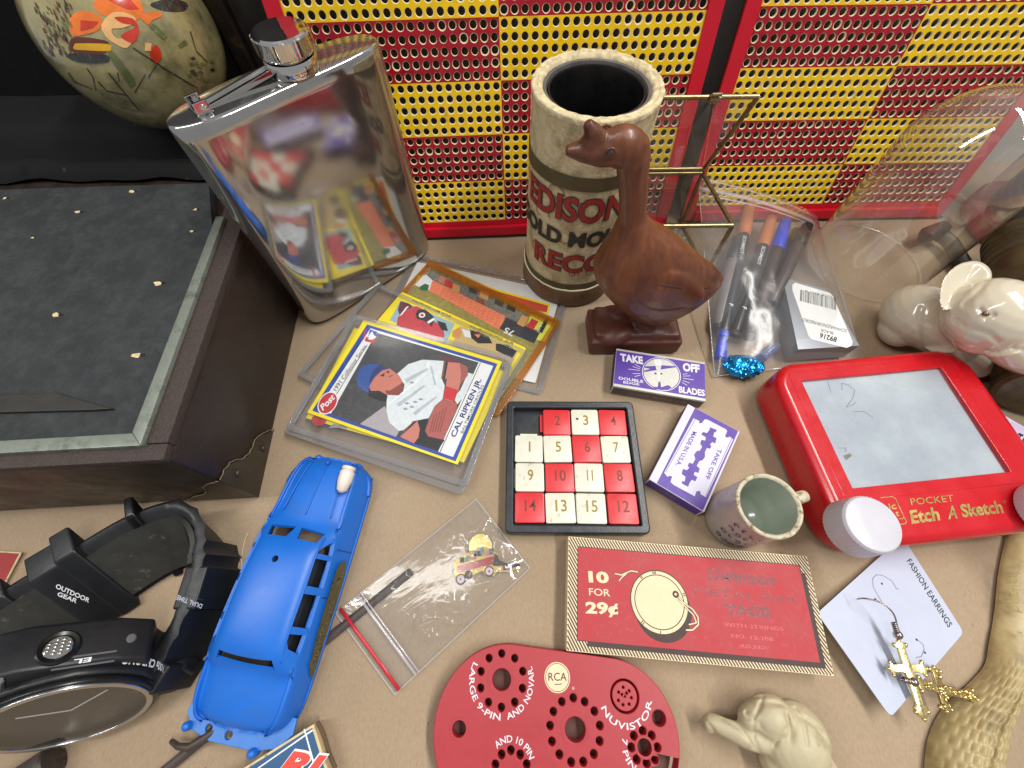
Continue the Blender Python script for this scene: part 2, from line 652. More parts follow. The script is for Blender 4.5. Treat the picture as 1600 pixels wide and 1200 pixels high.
# ================================================================== perforated panels
pan_yel = M('yellow_enamel', srgb(250, 204, 4), 0.34, 0, 0.10, 70, dirt=srgb(172, 122, 30), dcut=0.66, ds=90, dsoft=.08)
pan_red = M('crimson_enamel', srgb(168, 14, 38), 0.38, 0, 0.14, 70, dirt=srgb(112, 14, 30), dcut=0.62, ds=60, dsoft=.1)
pan_frm = M('red_frame_enamel', srgb(204, 14, 40), 0.34, 0, 0.08, 40, dirt=srgb(150, 14, 30), dcut=0.70, ds=70)
pan_rim = M('bare_cream_hole_edge', srgb(236, 218, 178), 0.5, 0, 0.15, 300)
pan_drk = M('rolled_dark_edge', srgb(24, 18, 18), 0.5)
def panel(label, A, B, cols, rows, split, lean, start):
    A, B = Vector((*A, 0)), Vector((*B, 0))
    W = (B - A).length
    rz = math.degrees(math.atan2(B.y - A.y, B.x - A.x))
    T = Thing('perforated_panel', label, 'metal panel', A, rz, (90 - lean, 0, 0), group='perforated metal panels')
    # local: x along the base, y up the panel, z towards the viewer
    mg, y0 = 8.0, 10.5
    p = (W - 2 * mg) / cols
    r = p * 0.35
    rr = r * 1.11
    K = 12
    V, F, MI = [], [], []
    for j in range(rows):
        for i in range(cols):
            cx, cy = mg + (i + .5) * p, y0 + (j + .5) * p
            yel = ((j // 5) + (0 if i < split else 1) + start) % 2 == 0
            k0 = len(V)
            dz = random.uniform(-.04, .04)
            for k in range(K):
                a = 2 * math.pi * (k + .5) / K
                c, s_ = math.cos(a), math.sin(a)
                q = (p / 2) / max(abs(c), abs(s_))
                V.append((cx + c * q, cy + s_ * q, 0))
            rr = r * (random.uniform(1.05, 1.13) if random.random() < .9 else random.uniform(1.16, 1.26))
            for rad, z in ((rr, 0.0), (r, -0.16), (r * 0.97, -1.1)):
                for k in range(K):
                    a = 2 * math.pi * (k + .5) / K
                    rj = rad * (random.uniform(.97, 1.05) if rad == rr else 1)
                    V.append((cx + math.cos(a) * rj, cy + math.sin(a) * rj, z + (dz if rad == r else 0)))
            for k in range(K):
                n = (k + 1) % K
                F.append((k0 + k, k0 + n, k0 + K + n, k0 + K + k)); MI.append(0 if yel else 1)
                F.append((k0 + K + k, k0 + K + n, k0 + 2 * K + n, k0 + 2 * K + k)); MI.append(2)
                F.append((k0 + 2 * K + k, k0 + 2 * K + n, k0 + 3 * K + n, k0 + 3 * K + k)); MI.append(2)
            # corner fillers of the square cell
            for (sx, sy) in ((1, 1), (-1, 1), (-1, -1), (1, -1)):
                V.append((cx + sx * p / 2, cy + sy * p / 2, 0))
            for q, (ka, kb) in enumerate(((0, 0), (0, 0), (0, 0), (0, 0))):
                a = math.pi / 4 + q * math.pi / 2
                kk = int(round(a / (2 * math.pi / K) - .5))
                F.append((k0 + kk % K, k0 + 4 * K + q, k0 + (kk + 1) % K)); MI.append(0 if yel else 1)
    F = [t if ((Vector(V[t[1]]) - Vector(V[t[0]])).cross(Vector(V[t[2]]) - Vector(V[t[0]]))).z >= -1e-9 else t[::-1] for t in F]
    T.add('perforated_sheet', (V, F, MI), [pan_yel, pan_red, pan_rim])
    top = y0 + rows * p
    e = 0.02
    for nm, g in (('side_frame', box(0, mg - e, 0.0, top, -1.2, 0.9, 0.4)),
                  ('side_frame', box(W - mg + e, W, 0.0, top, -1.2, 0.9, 0.4)),
                  ('lower_frame', box(mg, W - mg, 7.2, y0 - e, -1.2, 0.05)),
                  ('bottom_lip', box(mg, W - mg, 0.5, 7.1, -1.2, 2.6, 0.9))):
        T.add(nm, g, pan_frm)
    T.add('backing', box(1, W - 1, 1, top - 1, -5.2, -4.4), M('dark_olive_backing', srgb(74, 66, 48), .8, 0, .3, 40))
    T.add('rolled_edge', box(-0.6, W + 0.6, -0.1, 0.45, -1.4, 2.2), pan_drk)
    return T
panel('yellow and red checked perforated metal panel behind the flask and record box', (-115, 221.5), (108.5, 231.5), 40, 40, 20, 14.8, 0)
panel('yellow and red checked perforated metal panel behind the glass dome', (120.5, 238.0), (306, 239.8), 33, 40, 17, 14.5, 0)

# ================================================================== leather case (left)
leather = M('brown_leatherette', srgb(40, 30, 25), 0.42, 0, 0.35, 60, 0.3, bump=0.35, bs=1200, dirt=srgb(92, 74, 58), dcut=0.70, ds=50)
leather2 = M('ribbed_leatherette', srgb(58, 46, 42), 0.6, 0, 0.35, 700, bump=0.8, bs=1500)
slate = M('black_baize', srgb(35, 38, 40), 0.7, 0, 0.35, 50, bump=0.5, bs=2200, dirt=srgb(58, 62, 63), dcut=0.60, ds=130, dsoft=.16)
blackm = M('black_cloth', srgb(9, 10, 10), 0.85, 0, 0.5, 40, bump=0.5, bs=1500, spec=.3, dirt=srgb(52, 54, 50), dcut=0.68, ds=160, dsoft=.04)
pale = M('tarnished_pale_metal', srgb(132, 138, 128), 0.38, 0.25, 0.3, 60, dirt=srgb(96, 104, 92), dcut=0.55, ds=60)
chip = M('chipped_wood_pit', srgb(206, 184, 140), 0.8, 0, 0.4, 900)
T = Thing('leather_case', 'dark brown leather case with black cloth panel edged in pale metal', 'case', (-240, 130, 0))
shell = box(-420, -127, 47, 262, 0.2, 60, 1.6, 3)
CR_ = Matrix.Translation((-126.5, 46.8, 0)) @ Matrix.Rotation(R(2.7), 4, 'Z') @ Matrix.Translation((126.5, -46.8, 0))
addw(T, 'case_body', xf(shell, CR_), leather, smooth=40)
# raised ribbed rim
rim = join(box(-410, -126.6, 46.0, 52.5, 60, 64, .8), box(-138.6, -126.6, 52.5, 214, 60, 64.4, .8))
addw(T, 'rim', xf(rim, CR_), leather2, smooth=40)
PZ = 65.5
tl, tr, br = G(-120, 300, PZ), G(338, 286, PZ), G(222, 697, PZ)
br2 = G(-120, 716, PZ)
top = [br2, br, G(352, 365, PZ), tr, tl]
pn = addw(T, 'cloth_panel', prism([(p.x, p.y) for p in (br2 + Vector((0, 5, 0)), br + Vector((-5.2, 5, 0)), G(345, 362, PZ) + Vector((-4, 0, 0)), tr + Vector((-4, 0, 0)), tl)], 61, PZ), slate)
def edge_strip(a, b, w, z0, z1):
    return prism([(p.x, p.y) for p in (a, b, b + w[1], a + w[0])], z0, z1, 0.5)
addw(T, 'metal_edging', edge_strip(br2, br, (Vector((0, 4.9, 0)), Vector((-5.1, 4.9, 0))), 60.8, PZ + .7), pale, smooth=40)
addw(T, 'metal_edging', edge_strip(br, G(352, 340, PZ), (Vector((-5.1, 5.1, 0)), Vector((-4.2, 0, 0))), 60.8, PZ + .9), pale, smooth=40)
# pits in the cloth
for (x, y, r) in ((88, 493, 2.0), (205, 300, 1.6), (122, 332, 1.6), (306, 328, 1.2), (247, 443, 1.9), (213, 556, 2.0), (8, 310, 1.2), (300, 362, 1), (52, 372, .9)):
    c = G(x, y, PZ)
    pts = [(c.x + r * random.uniform(.5, 1.3) * math.cos(a), c.y + r * .7 * random.uniform(.5, 1.3) * math.sin(a)) for a in [k * .9 for k in range(7)]]
    addw(T, 'pit', prism(pts, PZ + .04, PZ + .3), chip)
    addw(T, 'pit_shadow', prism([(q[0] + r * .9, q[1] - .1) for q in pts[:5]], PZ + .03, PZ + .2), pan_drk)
# dark slot flap near the front
fl = [G(*p, PZ) for p in ((-40, 622), (95, 616), (182, 641), (150, 643), (-40, 648))]
addw(T, 'slot_flap', prism([(p.x, p.y) for p in fl], PZ + .05, PZ + 1.6, .4), M('dark_flap', srgb(40, 38, 34), 0.55, 0, .3))
# metal corner cap on the front right corner with rivets
cc = M('worn_metal_corner', srgb(72, 64, 54), 0.42, 0.4, 0.3, 120, dirt=srgb(112, 102, 84), dcut=0.66, ds=130)
rm = CR_
capf = ([(-161, 46.55, .3), (-126.5, 46.55, .3), (-126.5, 46.55, 32), (-137, 46.55, 25), (-143, 46.55, 14), (-153, 46.55, 8)], [(0, 1, 2, 3, 4, 5)])
capr = ([(-126.6, 46.5, .3), (-126.6, 82, .3), (-126.6, 74, 12), (-126.6, 62, 17), (-126.6, 55, 28), (-126.6, 46.5, 32)], [(0, 1, 2, 3, 4, 5)])
addw(T, 'corner_cap', xf(join(capf, capr), rm), cc)
for q in ((-126.2, 53, 21), (-126.2, 70, 6)):
    addw(T, 'rivet', xf(ball(q, (1, 1.8, 1.8), nu=12, nv=8), rm), cc, smooth=180)
# torn leather lips
for pts in ([(-126.3, 47, 32.4), (-126.2, 55.5, 28.5), (-126.2, 62.6, 17.5), (-126.2, 74.4, 12.5), (-126.2, 82.3, 1.0)],
            [(-126.8, 46.3, 32.4), (-137.2, 46.3, 25.6), (-143.4, 46.3, 14.5), (-153.2, 46.3, 8.5), (-161.5, 46.3, .9)]):
    addw(T, 'torn_edge', xf(tube([Vector(p) + Vector((0, 0, random.uniform(-.6, .6))) for p in smooth_path(pts, 7)], .26, 6), rm), M('torn_leather', srgb(122, 108, 86), .8, 0, .4, 900))
# folded cloth hinge and the black ledge behind
hv, hf = [], []
prof = [(203, 62), (207, 67), (212, 67.5), (216, 64), (222, 61), (227, 66), (231, 72), (238, 72.5), (264, 72.5)]
for i in range(41):
    x = -400 + i * 6.4
    for k, (y, z) in enumerate(prof):
        n = noise.noise(Vector((x / 22, k * 1.3, 0)))
        hv.append((x, y + (n * 2.4 if k < 7 else 0), z + n * (1.4 if k < 7 else .3)))
for i in range(40):
    for k in range(len(prof) - 1):
        a = i * len(prof) + k
        hf.append((a, a + len(prof), a + len(prof) + 1, a + 1))
addw(T, 'cloth_hinge', (hv, hf), blackm, smooth=60)
lid = T.add('lid', xf(box(-420, -150, 264, 284, 60, 330, 1.5), T.I), blackm)
addw(T, 'lid_binding', box(-149.9, -141, 263, 286, 60, 330, 1.2), leather, lid)
addw(T, 'lid_binding', box(-140.9, -118, 266, 287, 2, 330, 1.2), M('dark_lid_side', srgb(44, 40, 38), .5, 0, .4, 80), lid)

# ================================================================== painted egg on the case
EC, ER = Vector((-178, 239, 72.8 + 38.5)), (36.5, 36.5, 38.5)
eggm = M('cream_painted_shell', srgb(164, 154, 108), 0.16, 0, 0.4, 40, 0.05, coat=1.0, dirt=srgb(84, 80, 56), dcut=0.57, ds=60, dsoft=.12)
T = Thing('painted_egg', 'glossy painted egg with orange figure standing on black case ledge', 'ornament', (EC.x, EC.y, 72.6))
addw(T, 'shell', ball(EC, ER, nu=64, nv=40), eggm, smooth=180)
def on_egg(off):
    def fn(px, py):
        d = ray(px, py)
        a = [d[i] / (ER[i] + off) for i in range(3)]
        o = [(CAMP[i] - EC[i]) / (ER[i] + off) for i in range(3)]
        A = sum(x * x for x in a); B = 2 * sum(x * y for x, y in zip(a, o)); C = sum(x * x for x in o) - 1
        D = B * B - 4 * A * C
        t = (-B - math.sqrt(max(D, 0))) / (2 * A)
        return CAMP + d * t
    return fn
z1 = zoomf(0, 0, 4.137)
def egg_paint(name, pts, mat, off):
    if len(pts) > 4:
        pts = [tuple(q) for q in smooth_path([(p[0], p[1], 0) for p in pts], 3, True)]
    addw(T, name, mapped([z1(p[0], p[1]) for p in pts], on_egg(off), 7), mat, smooth=180)
gl = dict(rough=.16, coat=1.0)
e_or = M('egg_orange_paint', srgb(236, 120, 44), .16, 0, .25, 160, coat=1)
e_rd = M('egg_red_paint', srgb(206, 58, 34), .16, 0, .3, 160, coat=1)
e_pe = M('egg_peach_paint', srgb(246, 186, 120), .16, 0, .2, 160, coat=1)
e_ye = M('egg_yellow_paint', srgb(232, 176, 20), .16, 0, .15, 160, coat=1)
e_gn = M('egg_green_paint', srgb(104, 112, 62), .16, 0, .35, 160, coat=1)
e_dk = M('egg_dark_paint', srgb(44, 44, 40), .2, 0, .6, 300, coat=1, dirt=srgb(120, 120, 130), dcut=.62, ds=900)
e_br = M('egg_brown_paint', srgb(104, 42, 26), .2, 0, .4, 160, coat=1)
egg_paint('robe_paint', [(455, 110), (520, 70), (600, 80), (660, 120), (640, 190), (560, 220), (470, 232), (450, 170)], e_or, .12)
egg_paint('robe_paint', [(600, 20), (700, -40), (860, -40), (930, 60), (890, 130), (820, 120), (720, 110), (650, 90)], e_or, .10)
egg_paint('robe_paint', [(655, 160), (720, 85), (800, 80), (870, 110), (870, 150), (790, 180), (720, 190), (760, 250), (860, 240), (820, 310), (740, 280), (680, 230)], e_pe, .16)
egg_paint('robe_shade', [(520, 130), (640, 140), (600, 180), (520, 200)], e_rd, .2)
egg_paint('robe_shade', [(740, 110), (860, 120), (900, 200), (860, 280), (780, 230), (880, 170), (790, 150)], e_rd, .2)
egg_paint('robe_shade', [(700, 0), (820, -30), (900, 60), (820, 60)], e_rd, .2)
egg_paint('sash_paint', [(480, 290), (510, 280), (700, 285), (720, 310), (700, 330), (560, 325), (480, 318)], e_ye, .22)
egg_paint('sash_edge', [(460, 250), (540, 240), (680, 262), (690, 285), (510, 280), (470, 300), (560, 330), (690, 335), (640, 350), (520, 350), (450, 320)], e_br, .18)
egg_paint('rock_paint', [(450, 345), (560, 350), (690, 355), (700, 400), (600, 410), (500, 400), (440, 375)], e_dk, .2)
egg_paint('rock_paint', [(980, 20), (1100, -10), (1210, 20), (1190, 70), (1080, 72), (990, 45)], e_dk, .2)
egg_paint('pole_paint', [(960, 170), (995, 150), (1080, 235), (1060, 260)], e_gn, .2)
egg_paint('pole_paint', [(700, 355), (740, 345), (872, 520), (850, 560), (825, 540)], e_gn, .2)
egg_paint('pole_paint', [(1150, 290), (1195, 258), (1215, 285), (1165, 312)], e_gn, .2)
egg_paint('sleeve_paint', [(900, 90), (960, 80), (1030, 75), (1045, 105), (985, 130), (960, 160), (910, 120)], e_or, .2)
egg_paint('hand_paint', [(940, 275), (980, 280), (975, 330), (935, 330)], e_pe, .22)
egg_paint('blossom_paint', [(970, 340), (1000, 290), (1030, 310), (1045, 360), (1020, 405), (980, 390)], e_rd, .2)
rg = random.Random(3)
for k in range(120):
    x, y = rg.uniform(215, 450), rg.uniform(-10, 340)
    if x < 200 + y * .25: continue
    l = rg.uniform(18, 46)
    egg_paint('grass_stroke', [(x, y), (x + 9, y + 6), (x + 22, y + l), (x + 12, y + l)], [e_gn, e_dk, e_br][k % 3], .1 + .002 * k)
for pl in ([(440, 470), (480, 530), (600, 580)], [(635, 530), (690, 590), (830, 620)], [(870, 600), (940, 480)], [(960, 500), (1010, 420)], [(560, 440), (600, 500), (620, 590)],
           [(700, 470), (900, 720)], [(860, 310), (1250, 560)], [(1040, 430), (1280, 570)], [(760, 470), (770, 530)], [(1230, 200), (1270, 330), (1340, 400)]):
    for a, b in zip(pl[:-1], pl[1:]):
        d = Vector((b[0] - a[0], b[1] - a[1])).normalized() * 4
        egg_paint('branch_stroke', [(a[0] - d.y, a[1] + d.x), (b[0] - d.y * .5, b[1] + d.x * .5), (b[0] + d.y * .5, b[1] - d.x * .5), (a[0] + d.y, a[1] - d.x)], e_dk, .24)
for k in range(14):
    x, y = rg.uniform(1190, 1370), rg.uniform(370, 520)
    egg_paint('leaf_paint', [(x, y), (x + 24, y - 8), (x + 38, y + 6), (x + 16, y + 16)], e_gn if k % 3 else e_dk, .2)

# ================================================================== steel hip flask
steel = M('brushed_steel', (0.52, 0.51, 0.49), 0.10, 0.94, 0.06, 70, 0.06, dirt=(0.42, 0.40, 0.37), dcut=0.66, ds=46, dsoft=.16)
chrome = M('chrome', (0.74, 0.73, 0.71), 0.07, 1.0, 0.04, 90, 0.05)
T = Thing('hip_flask', 'tall stainless steel hip flask with screw cap on a hinged arm', 'flask', (-90.6, 184.6, 0), 43.5)
def flask_ring(w, d, z, n=72):
    out = []
    for i in range(n):
        a = 2 * math.pi * i / n
        c, s_ = math.cos(a), math.sin(a)
        x = w * math.copysign(abs(c) ** 0.55, c)
        y = d * math.copysign(abs(s_) ** 0.80, s_)
        y += 2.2 * (1 - (x / w) ** 2)
        out.append((x, y, z))
    return out
lv = [(42, 7.4, .2), (44.3, 9.4, .5), (45.9, 10.8, 2.5), (46.3, 11.2, 6), (46.3, 11.3, 60), (46.1, 11.2, 114), (45.8, 10.9, 118.4), (45.1, 10.3, 119.6), (43.9, 9.2, 119.9), (32, 6, 120.4), (12, 2.5, 120.7)]
V, F = [], []
for w_, d_, z_ in lv:
    V += flask_ring(w_, d_, z_)
n = 72
for j in range(len(lv) - 1):
    for i in range(n):
        a, b = j * n + i, j * n + (i + 1) % n
        F.append((a, b, b + n, a + n))
F.append(tuple(range(n))[::-1]); F.append(tuple(range((len(lv) - 1) * n, len(lv) * n)))
T.add('body', (V, F), steel, smooth=50)
cx, cy = 7.0, .2
T.add('neck', lathe([(7.6, 118), (7.6, 120.6), (6.8, 121), (6.8, 126)], 40, cx, cy), chrome, smooth=40)
T.add('neck_ring', join(open_lathe([(7.0, 120.2), (9.9, 120.2), (10.2, 120.8), (10.2, 124.6), (9.8, 125.2), (7.0, 125.2), (7.0, 120.2)], 48, cx, cy)), chrome, smooth=40)
def knurl(a, r, z):
    return ((.35 if (int(round(a / (2 * math.pi) * 120)) + int(z / .9)) % 2 else 0) if 127 < z < 132.4 and r > 9 else 0, 0)
cap = lathe([(6.9, 126.0), (10.2, 126.2), (10.5, 126.8)] + [(10.6, 127.2 + .85 * k) for k in range(7)] + [(10.4, 132.8), (9.6, 133.3), (0.01, 133.5)], 120, cx, cy, knurl)
T.add('screw_cap', cap, chrome, smooth=25)
T.add('hinge_arm', join(xf(box(-30, -.5, -2.0, 2.0, -.5, .7, .3), Matrix.Translation((cx - 8.5, cy, 122.6)) @ Matrix.Rotation(R(-6), 4, 'Y')),
                        xf(box(-30, -.5, -2.4, -1.9, -.6, 1.4, .15), Matrix.Translation((cx - 8.5, cy, 122.6)) @ Matrix.Rotation(R(-6), 4, 'Y')),
                        xf(box(-30, -.5, 1.9, 2.4, -.6, 1.4, .15), Matrix.Translation((cx - 8.5, cy, 122.6)) @ Matrix.Rotation(R(-6), 4, 'Y'))), chrome)
hg = (cx - 39.5, cy)
T.add('hinge_bracket', join(box(hg[0] - 2.5, hg[0] + 2.5, -4.4, -3.4, 119.8, 124.4, .3), box(hg[0] - 2.5, hg[0] + 2.5, 2.2, 3.2, 119.8, 124.4, .3), box(hg[0] - 3, hg[0] + 3, -4.4, 3.2, 119.6, 120.6, .3)), chrome)
T.add('hinge_pin', xf(lathe([(.01, -5.2), (1.3, -5.0), (1.5, -4.4), (1.0, -4.3), (1.0, 3.2), (1.5, 3.3), (1.3, 4), (.01, 4.1)], 16), Matrix.Translation((hg[0] + .5, 0, 121.9)) @ Matrix.Rotation(R(-90), 4, 'X')), chrome, smooth=40)

# ================================================================== record cylinder box
card_m = M('aged_cream_card', srgb(206, 190, 150), 0.8, 0, 0.22, 90, bump=0.5, bs=500, dirt=srgb(142, 120, 84), dcut=0.56, ds=110, dsoft=.12)
fuzz_m = M('frayed_felt', srgb(204, 188, 150), 0.95, 0, 0.4, 300, bump=1.0, bs=420)
brn_m = M('brown_card_base', srgb(112, 84, 56), 0.6, 0, 0.3, 60, bump=.3, dirt=srgb(74, 54, 36), dcut=.6, ds=50, dsoft=.1)
olive = M('olive_band_print', srgb(82, 72, 44), 0.6, 0, 0.25, 90, dirt=srgb(130, 116, 80), dcut=.70, ds=160)
blackwax = M('black_wax', srgb(16, 16, 17), 0.30, 0, .3)
greyring = M('grey_lining', srgb(92, 88, 86), 0.5, 0, .35, 160)
CX, CY, CR = 37.2, 191.8, 27.6
T = Thing('record_cylinder_box', 'round cream cardboard phonograph record box standing open behind the wooden goose', 'box', (CX, CY, 0))
def jt(a, r, z):
    k = noise.noise(Vector((math.cos(a) * 3, math.sin(a) * 3, z * .12)))
    return (k * .35, 0)
def jt_top(a, r, z):
    k = noise.noise(Vector((math.cos(a) * 11, math.sin(a) * 11, z * .9 + r))) + .6 * noise.noise(Vector((math.cos(a) * 26, math.sin(a) * 26, z + r)))
    return (k * .35, k * .55)
T.add('tube_wall', open_lathe([(CR, 13.5 + 2 * k) for k in range(50)], 96, 0, 0, jt), card_m, smooth=180)
T.add('frayed_rim', open_lathe([(CR + .1, 110.5), (CR + .25, 112.4), (CR - .3, 112.9), (CR - 1.9, 113.0), (CR - 2.2, 112.3), (CR - 2.5, 112.9), (CR - 4.0, 112.5), (CR - 4.8, 110.8), (CR - 5, 106)], 120, 0, 0, jt_top), fuzz_m, smooth=180)
T.add('inner_lining', open_lathe([(CR - 3.9, 109.5), (CR - 4.5, 111.2), (CR - 6.0, 111.0), (CR - 6.6, 109.0), (CR - 6.8, 60)], 72), greyring, smooth=60)
T.add('wax_cylinder', lathe([(0.01, 38), (CR - 6.9, 38), (CR - 6.9, 110.0), (CR - 7.6, 110.2), (CR - 7.9, 109.6), (CR - 8.2, 40), (0.01, 39)], 72), blackwax, smooth=50)
T.add('base_cap', lathe([(.01, .1), (CR + 1.0, .1), (CR + 1.5, .8), (CR + 1.5, 13.4), (CR + 1.2, 14.2), (CR - .2, 14.3)], 96, 0, 0, jt), brn_m, smooth=50)
T.add('lower_band', open_lathe([(CR + .42, 14.6), (CR + .42, 19.2)], 96, 0, 0, jt), olive, smooth=180)
T.add('torn_paper_line', open_lathe([(CR + 1.25, 14.0), (CR + 1.3, 14.5), (CR + .6, 14.7)], 120, 0, 0, lambda a, r, z: (0, .5 * noise.noise(Vector((math.cos(a) * 9, math.sin(a) * 9, 1))))), M('torn_white_paper', srgb(214, 202, 172), .9), smooth=180)
T.add('upper_band', open_lathe([(CR + .42, 81.5), (CR + .42, 88.6)], 96, 0, 0, jt), olive, smooth=180)
def cylpt(px, py, off=.0):
    d = ray(px, py)
    ox, oy = CAMP.x - CX, CAMP.y - CY
    r = CR + off
    A = d.x ** 2 + d.y ** 2; B = 2 * (ox * d.x + oy * d.y); C = ox * ox + oy * oy - r * r
    t = (-B - math.sqrt(max(0, B * B - 4 * A * C))) / (2 * A)
    p = CAMP + d * t
    return Vector((p.x - CX, p.y - CY, p.z))
def cyl_text(nm, s, p0, p1, h, mat, off, bold=0.0, z=None, grow=0.0, sp=1.0):
    a, b = cylpt(*p0), cylpt(*p1)
    a0, a1 = math.atan2(a.y, a.x), math.atan2(b.y, b.x)
    a0, a1 = a0 % (2 * math.pi), a1 % (2 * math.pi)
    zz = z if z is not None else (a.z + b.z) / 2
    rr = CR + off
    W = (a1 - a0) * CR
    fn = lambda u, v: (rr * math.cos(a0 + u / CR), rr * math.sin(a0 + u / CR), zz + v)
    T.add(nm, bend_text(s, fn, h, W, bold=bold, space=sp), mat)
r_ink = M('red_letter_print', srgb(150, 42, 38), .6, 0, .2, 200, dirt=srgb(196, 170, 130), dcut=.72, ds=300)
k_ink = M('black_letter_print', srgb(40, 40, 36), .6, 0, .3, 200, dirt=srgb(150, 140, 110), dcut=.74, ds=300)
zc = zoomf(800, 250, 5.0)
for (s, part, pa_, pe_, ptop_, m_, b) in (('EDISON', 'EDISO', (829, 318), (946, 322), (890, 344, 306), r_ink, .030), ('GOLD MOULDED', 'GOLD ', (823, 360), (893, 372), (880, 382, 359), k_ink, .030), ('RECORDS', 'REC', (835, 408), (911, 410), (870, 420, 393), r_ink, .032)):
    a, c = cylpt(*pa_), cylpt(*pe_)
    a0 = math.atan2(a.y, a.x) % (2 * math.pi)
    wp = text2d(part.strip(), bold=b)[1] * (1.16 if part.endswith(' ') else 1.0)
    W = (math.atan2(c.y, c.x) % (2 * math.pi) - a0) * CR * text2d(s, bold=b)[1] / wp
    zz, zt_ = cylpt(ptop_[0], ptop_[1]).z, cylpt(ptop_[0], ptop_[2]).z
    for off, bb, mm in ((.44, b + .022, k_ink if m_ is r_ink else olive), (.52, b, m_)):
        rr = CR + off
        fn = lambda u, v: (rr * math.cos(a0 + u / CR), rr * math.sin(a0 + u / CR), zz + v)
        T.add('lettering', bend_text(s, fn, zt_ - zz, W, bold=bb, space=1.0), mm)
a = cylpt(902, 285)
a0 = math.atan2(a.y, a.x) % (2 * math.pi)
T.add('lettering', bend_text('EDISON PHONOGRAPH COMPANY.', lambda u, v: ((CR + .5) * math.cos(a0 - .40 + u / CR), (CR + .5) * math.sin(a0 - .40 + u / CR), 74.5 + v), 1.9, 23), k_ink)
# scroll ornaments printed round the lettering
def scroll(c, r0, turns, dirn, z0, w=.22):
    pts = []
    for k in range(26):
        t = k / 25
        ang = dirn * turns * 2 * math.pi * t
        rad = r0 * (1 - .75 * t)
        pts.append((c + rad * math.cos(ang) / CR, z0 + rad * math.sin(ang)))
    g = []
    for i in range(25):
        (aa, za), (ab, zb) = pts[i], pts[i + 1]
        d = Vector(((ab - aa) * CR, zb - za)).normalized() * w
        f = lambda an, z: ((CR + .46) * math.cos(an), (CR + .46) * math.sin(an), z)
        g.append(([f(aa - d.y / CR, za + d.x), f(aa + d.y / CR, za - d.x), f(ab + d.y / CR, zb - d.x), f(ab - d.y / CR, zb + d.x)], [(0, 1, 2, 3)]))
    return join(*g)
for (px_, py_, r0, tn, dr) in ((828, 270, 3, 1.3, 1), (826, 310, 2.4, 1.1, -1), (838, 385, 4.5, 1.4, 1), (822, 395, 3, 1.4, -1), (845, 330, 6, .8, 1), (895, 428, 3, 1.2, 1), (922, 424, 3.4, 1.3, -1), (880, 370, 5, .7, -1), (865, 300, 6, .6, 1), (830, 350, 5, .9, 1)):
    p = cylpt(px_, py_)
    T.add('scroll_ornament', scroll(math.atan2(p.y, p.x) % (2 * math.pi), r0, tn, dr, p.z), M('brown_scroll_print', srgb(104, 78, 48), .7))

# ================================================================== wooden goose
wood = M('carved_red_brown_wood', srgb(118, 68, 40), 0.36, 0, 0.40, 260, 0.15, coat=.12, bump=.25, bs=420, stretch=(1, 1, .10), dirt=srgb(70, 36, 24), dcut=.55, ds=60, dsoft=.16)
YG = 140.0
def gp(x, z, dy=0.0):     # traced on the plane y=146, carried to y=140
    k = YG / 146.0
    return Vector((x * k, YG + dy, CAMH - (CAMH - z) * k))
T = Thing('wooden_goose', 'carved dark red-brown wooden goose on a block base', 'figurine', (72, YG, 0))
secs = [  # (front x, z) (back x, z), half thickness
    ((42.0, 119.5), (50.2, 117.5), 4.0), ((39.6, 109), (52.4, 111.5), 6.0), ((42.6, 100), (53.8, 103), 5.6), ((45.0, 92), (55.8, 95.5), 5.6), ((47.0, 82.5), (58.4, 84), 6.2),
    ((45.6, 73), (63.6, 79), 8.2), ((42.6, 64), (73, 73.6), 11.2), ((40.4, 55), (81, 67.4), 13.8), ((42.6, 46.5), (88.5, 61.2), 15.2), ((48.5, 37), (96, 54.6), 15.4), ((56.5, 26.8), (101.5, 50.2), 14.8), ((66, 16.5), (105.4, 46.6), 13.4), ((76.5, 7.6), (107.6, 43.8), 11.0), ((90, 14.0), (109.4, 42.4), 7.0), ((100, 25), (110.0, 41.0), 3.4)]
V, F = [], []
n = 28
for (a, b, th) in secs:
    A, B = gp(*a), gp(*b)
    c, h = (A + B) / 2, (B - A) / 2
    for i in range(n):
        t = 2 * math.pi * i / n
        cs, sn = math.cos(t), math.sin(t)
        V.append(tuple(c + h * cs + Vector((0, th * math.copysign(abs(sn) ** .9, sn), 0))))
for j in range(len(secs) - 1):
    for i in range(n):
        a, b = j * n + i, j * n + (i + 1) % n
        F.append((a, b, b + n, a + n))
F.append(tuple(range(n))[::-1]); F.append(tuple(range((len(secs) - 1) * n, len(secs) * n)))
parts = [(V, F)]
parts.append(ball(gp(41.6, 114.4), (8.9, 6.4, 7.4), (0, 15, 0)))       # head
parts.append(tube([gp(39, 114.2), gp(33, 113.2), gp(26.5, 113.2), gp(20.6, 113.6)], [6.8, 6.0, 4.2, 2.0], 16, flat_k=.85))
parts.append(ball(gp(30, 116), (4.6, 4.0, 4.0)))
parts.append(tube([gp(32.0, 117), gp(29.0, 120.6), gp(26.8, 123.6)], [3.8, 3.0, 1.6], 14))
for sd in (-1, 1):                                                     # wings lie proud of the body
    parts.append(ball(gp(80, 50, sd * 11.6), (19, 3.6, 9.5), (0, 34, 0)))
parts.append(tube([gp(92, 52), gp(101, 48), gp(109, 43.6)], [8, 5.6, 1.8], 14, flat_k=.6))
gb = remesh(parts, .62, 5, .5)
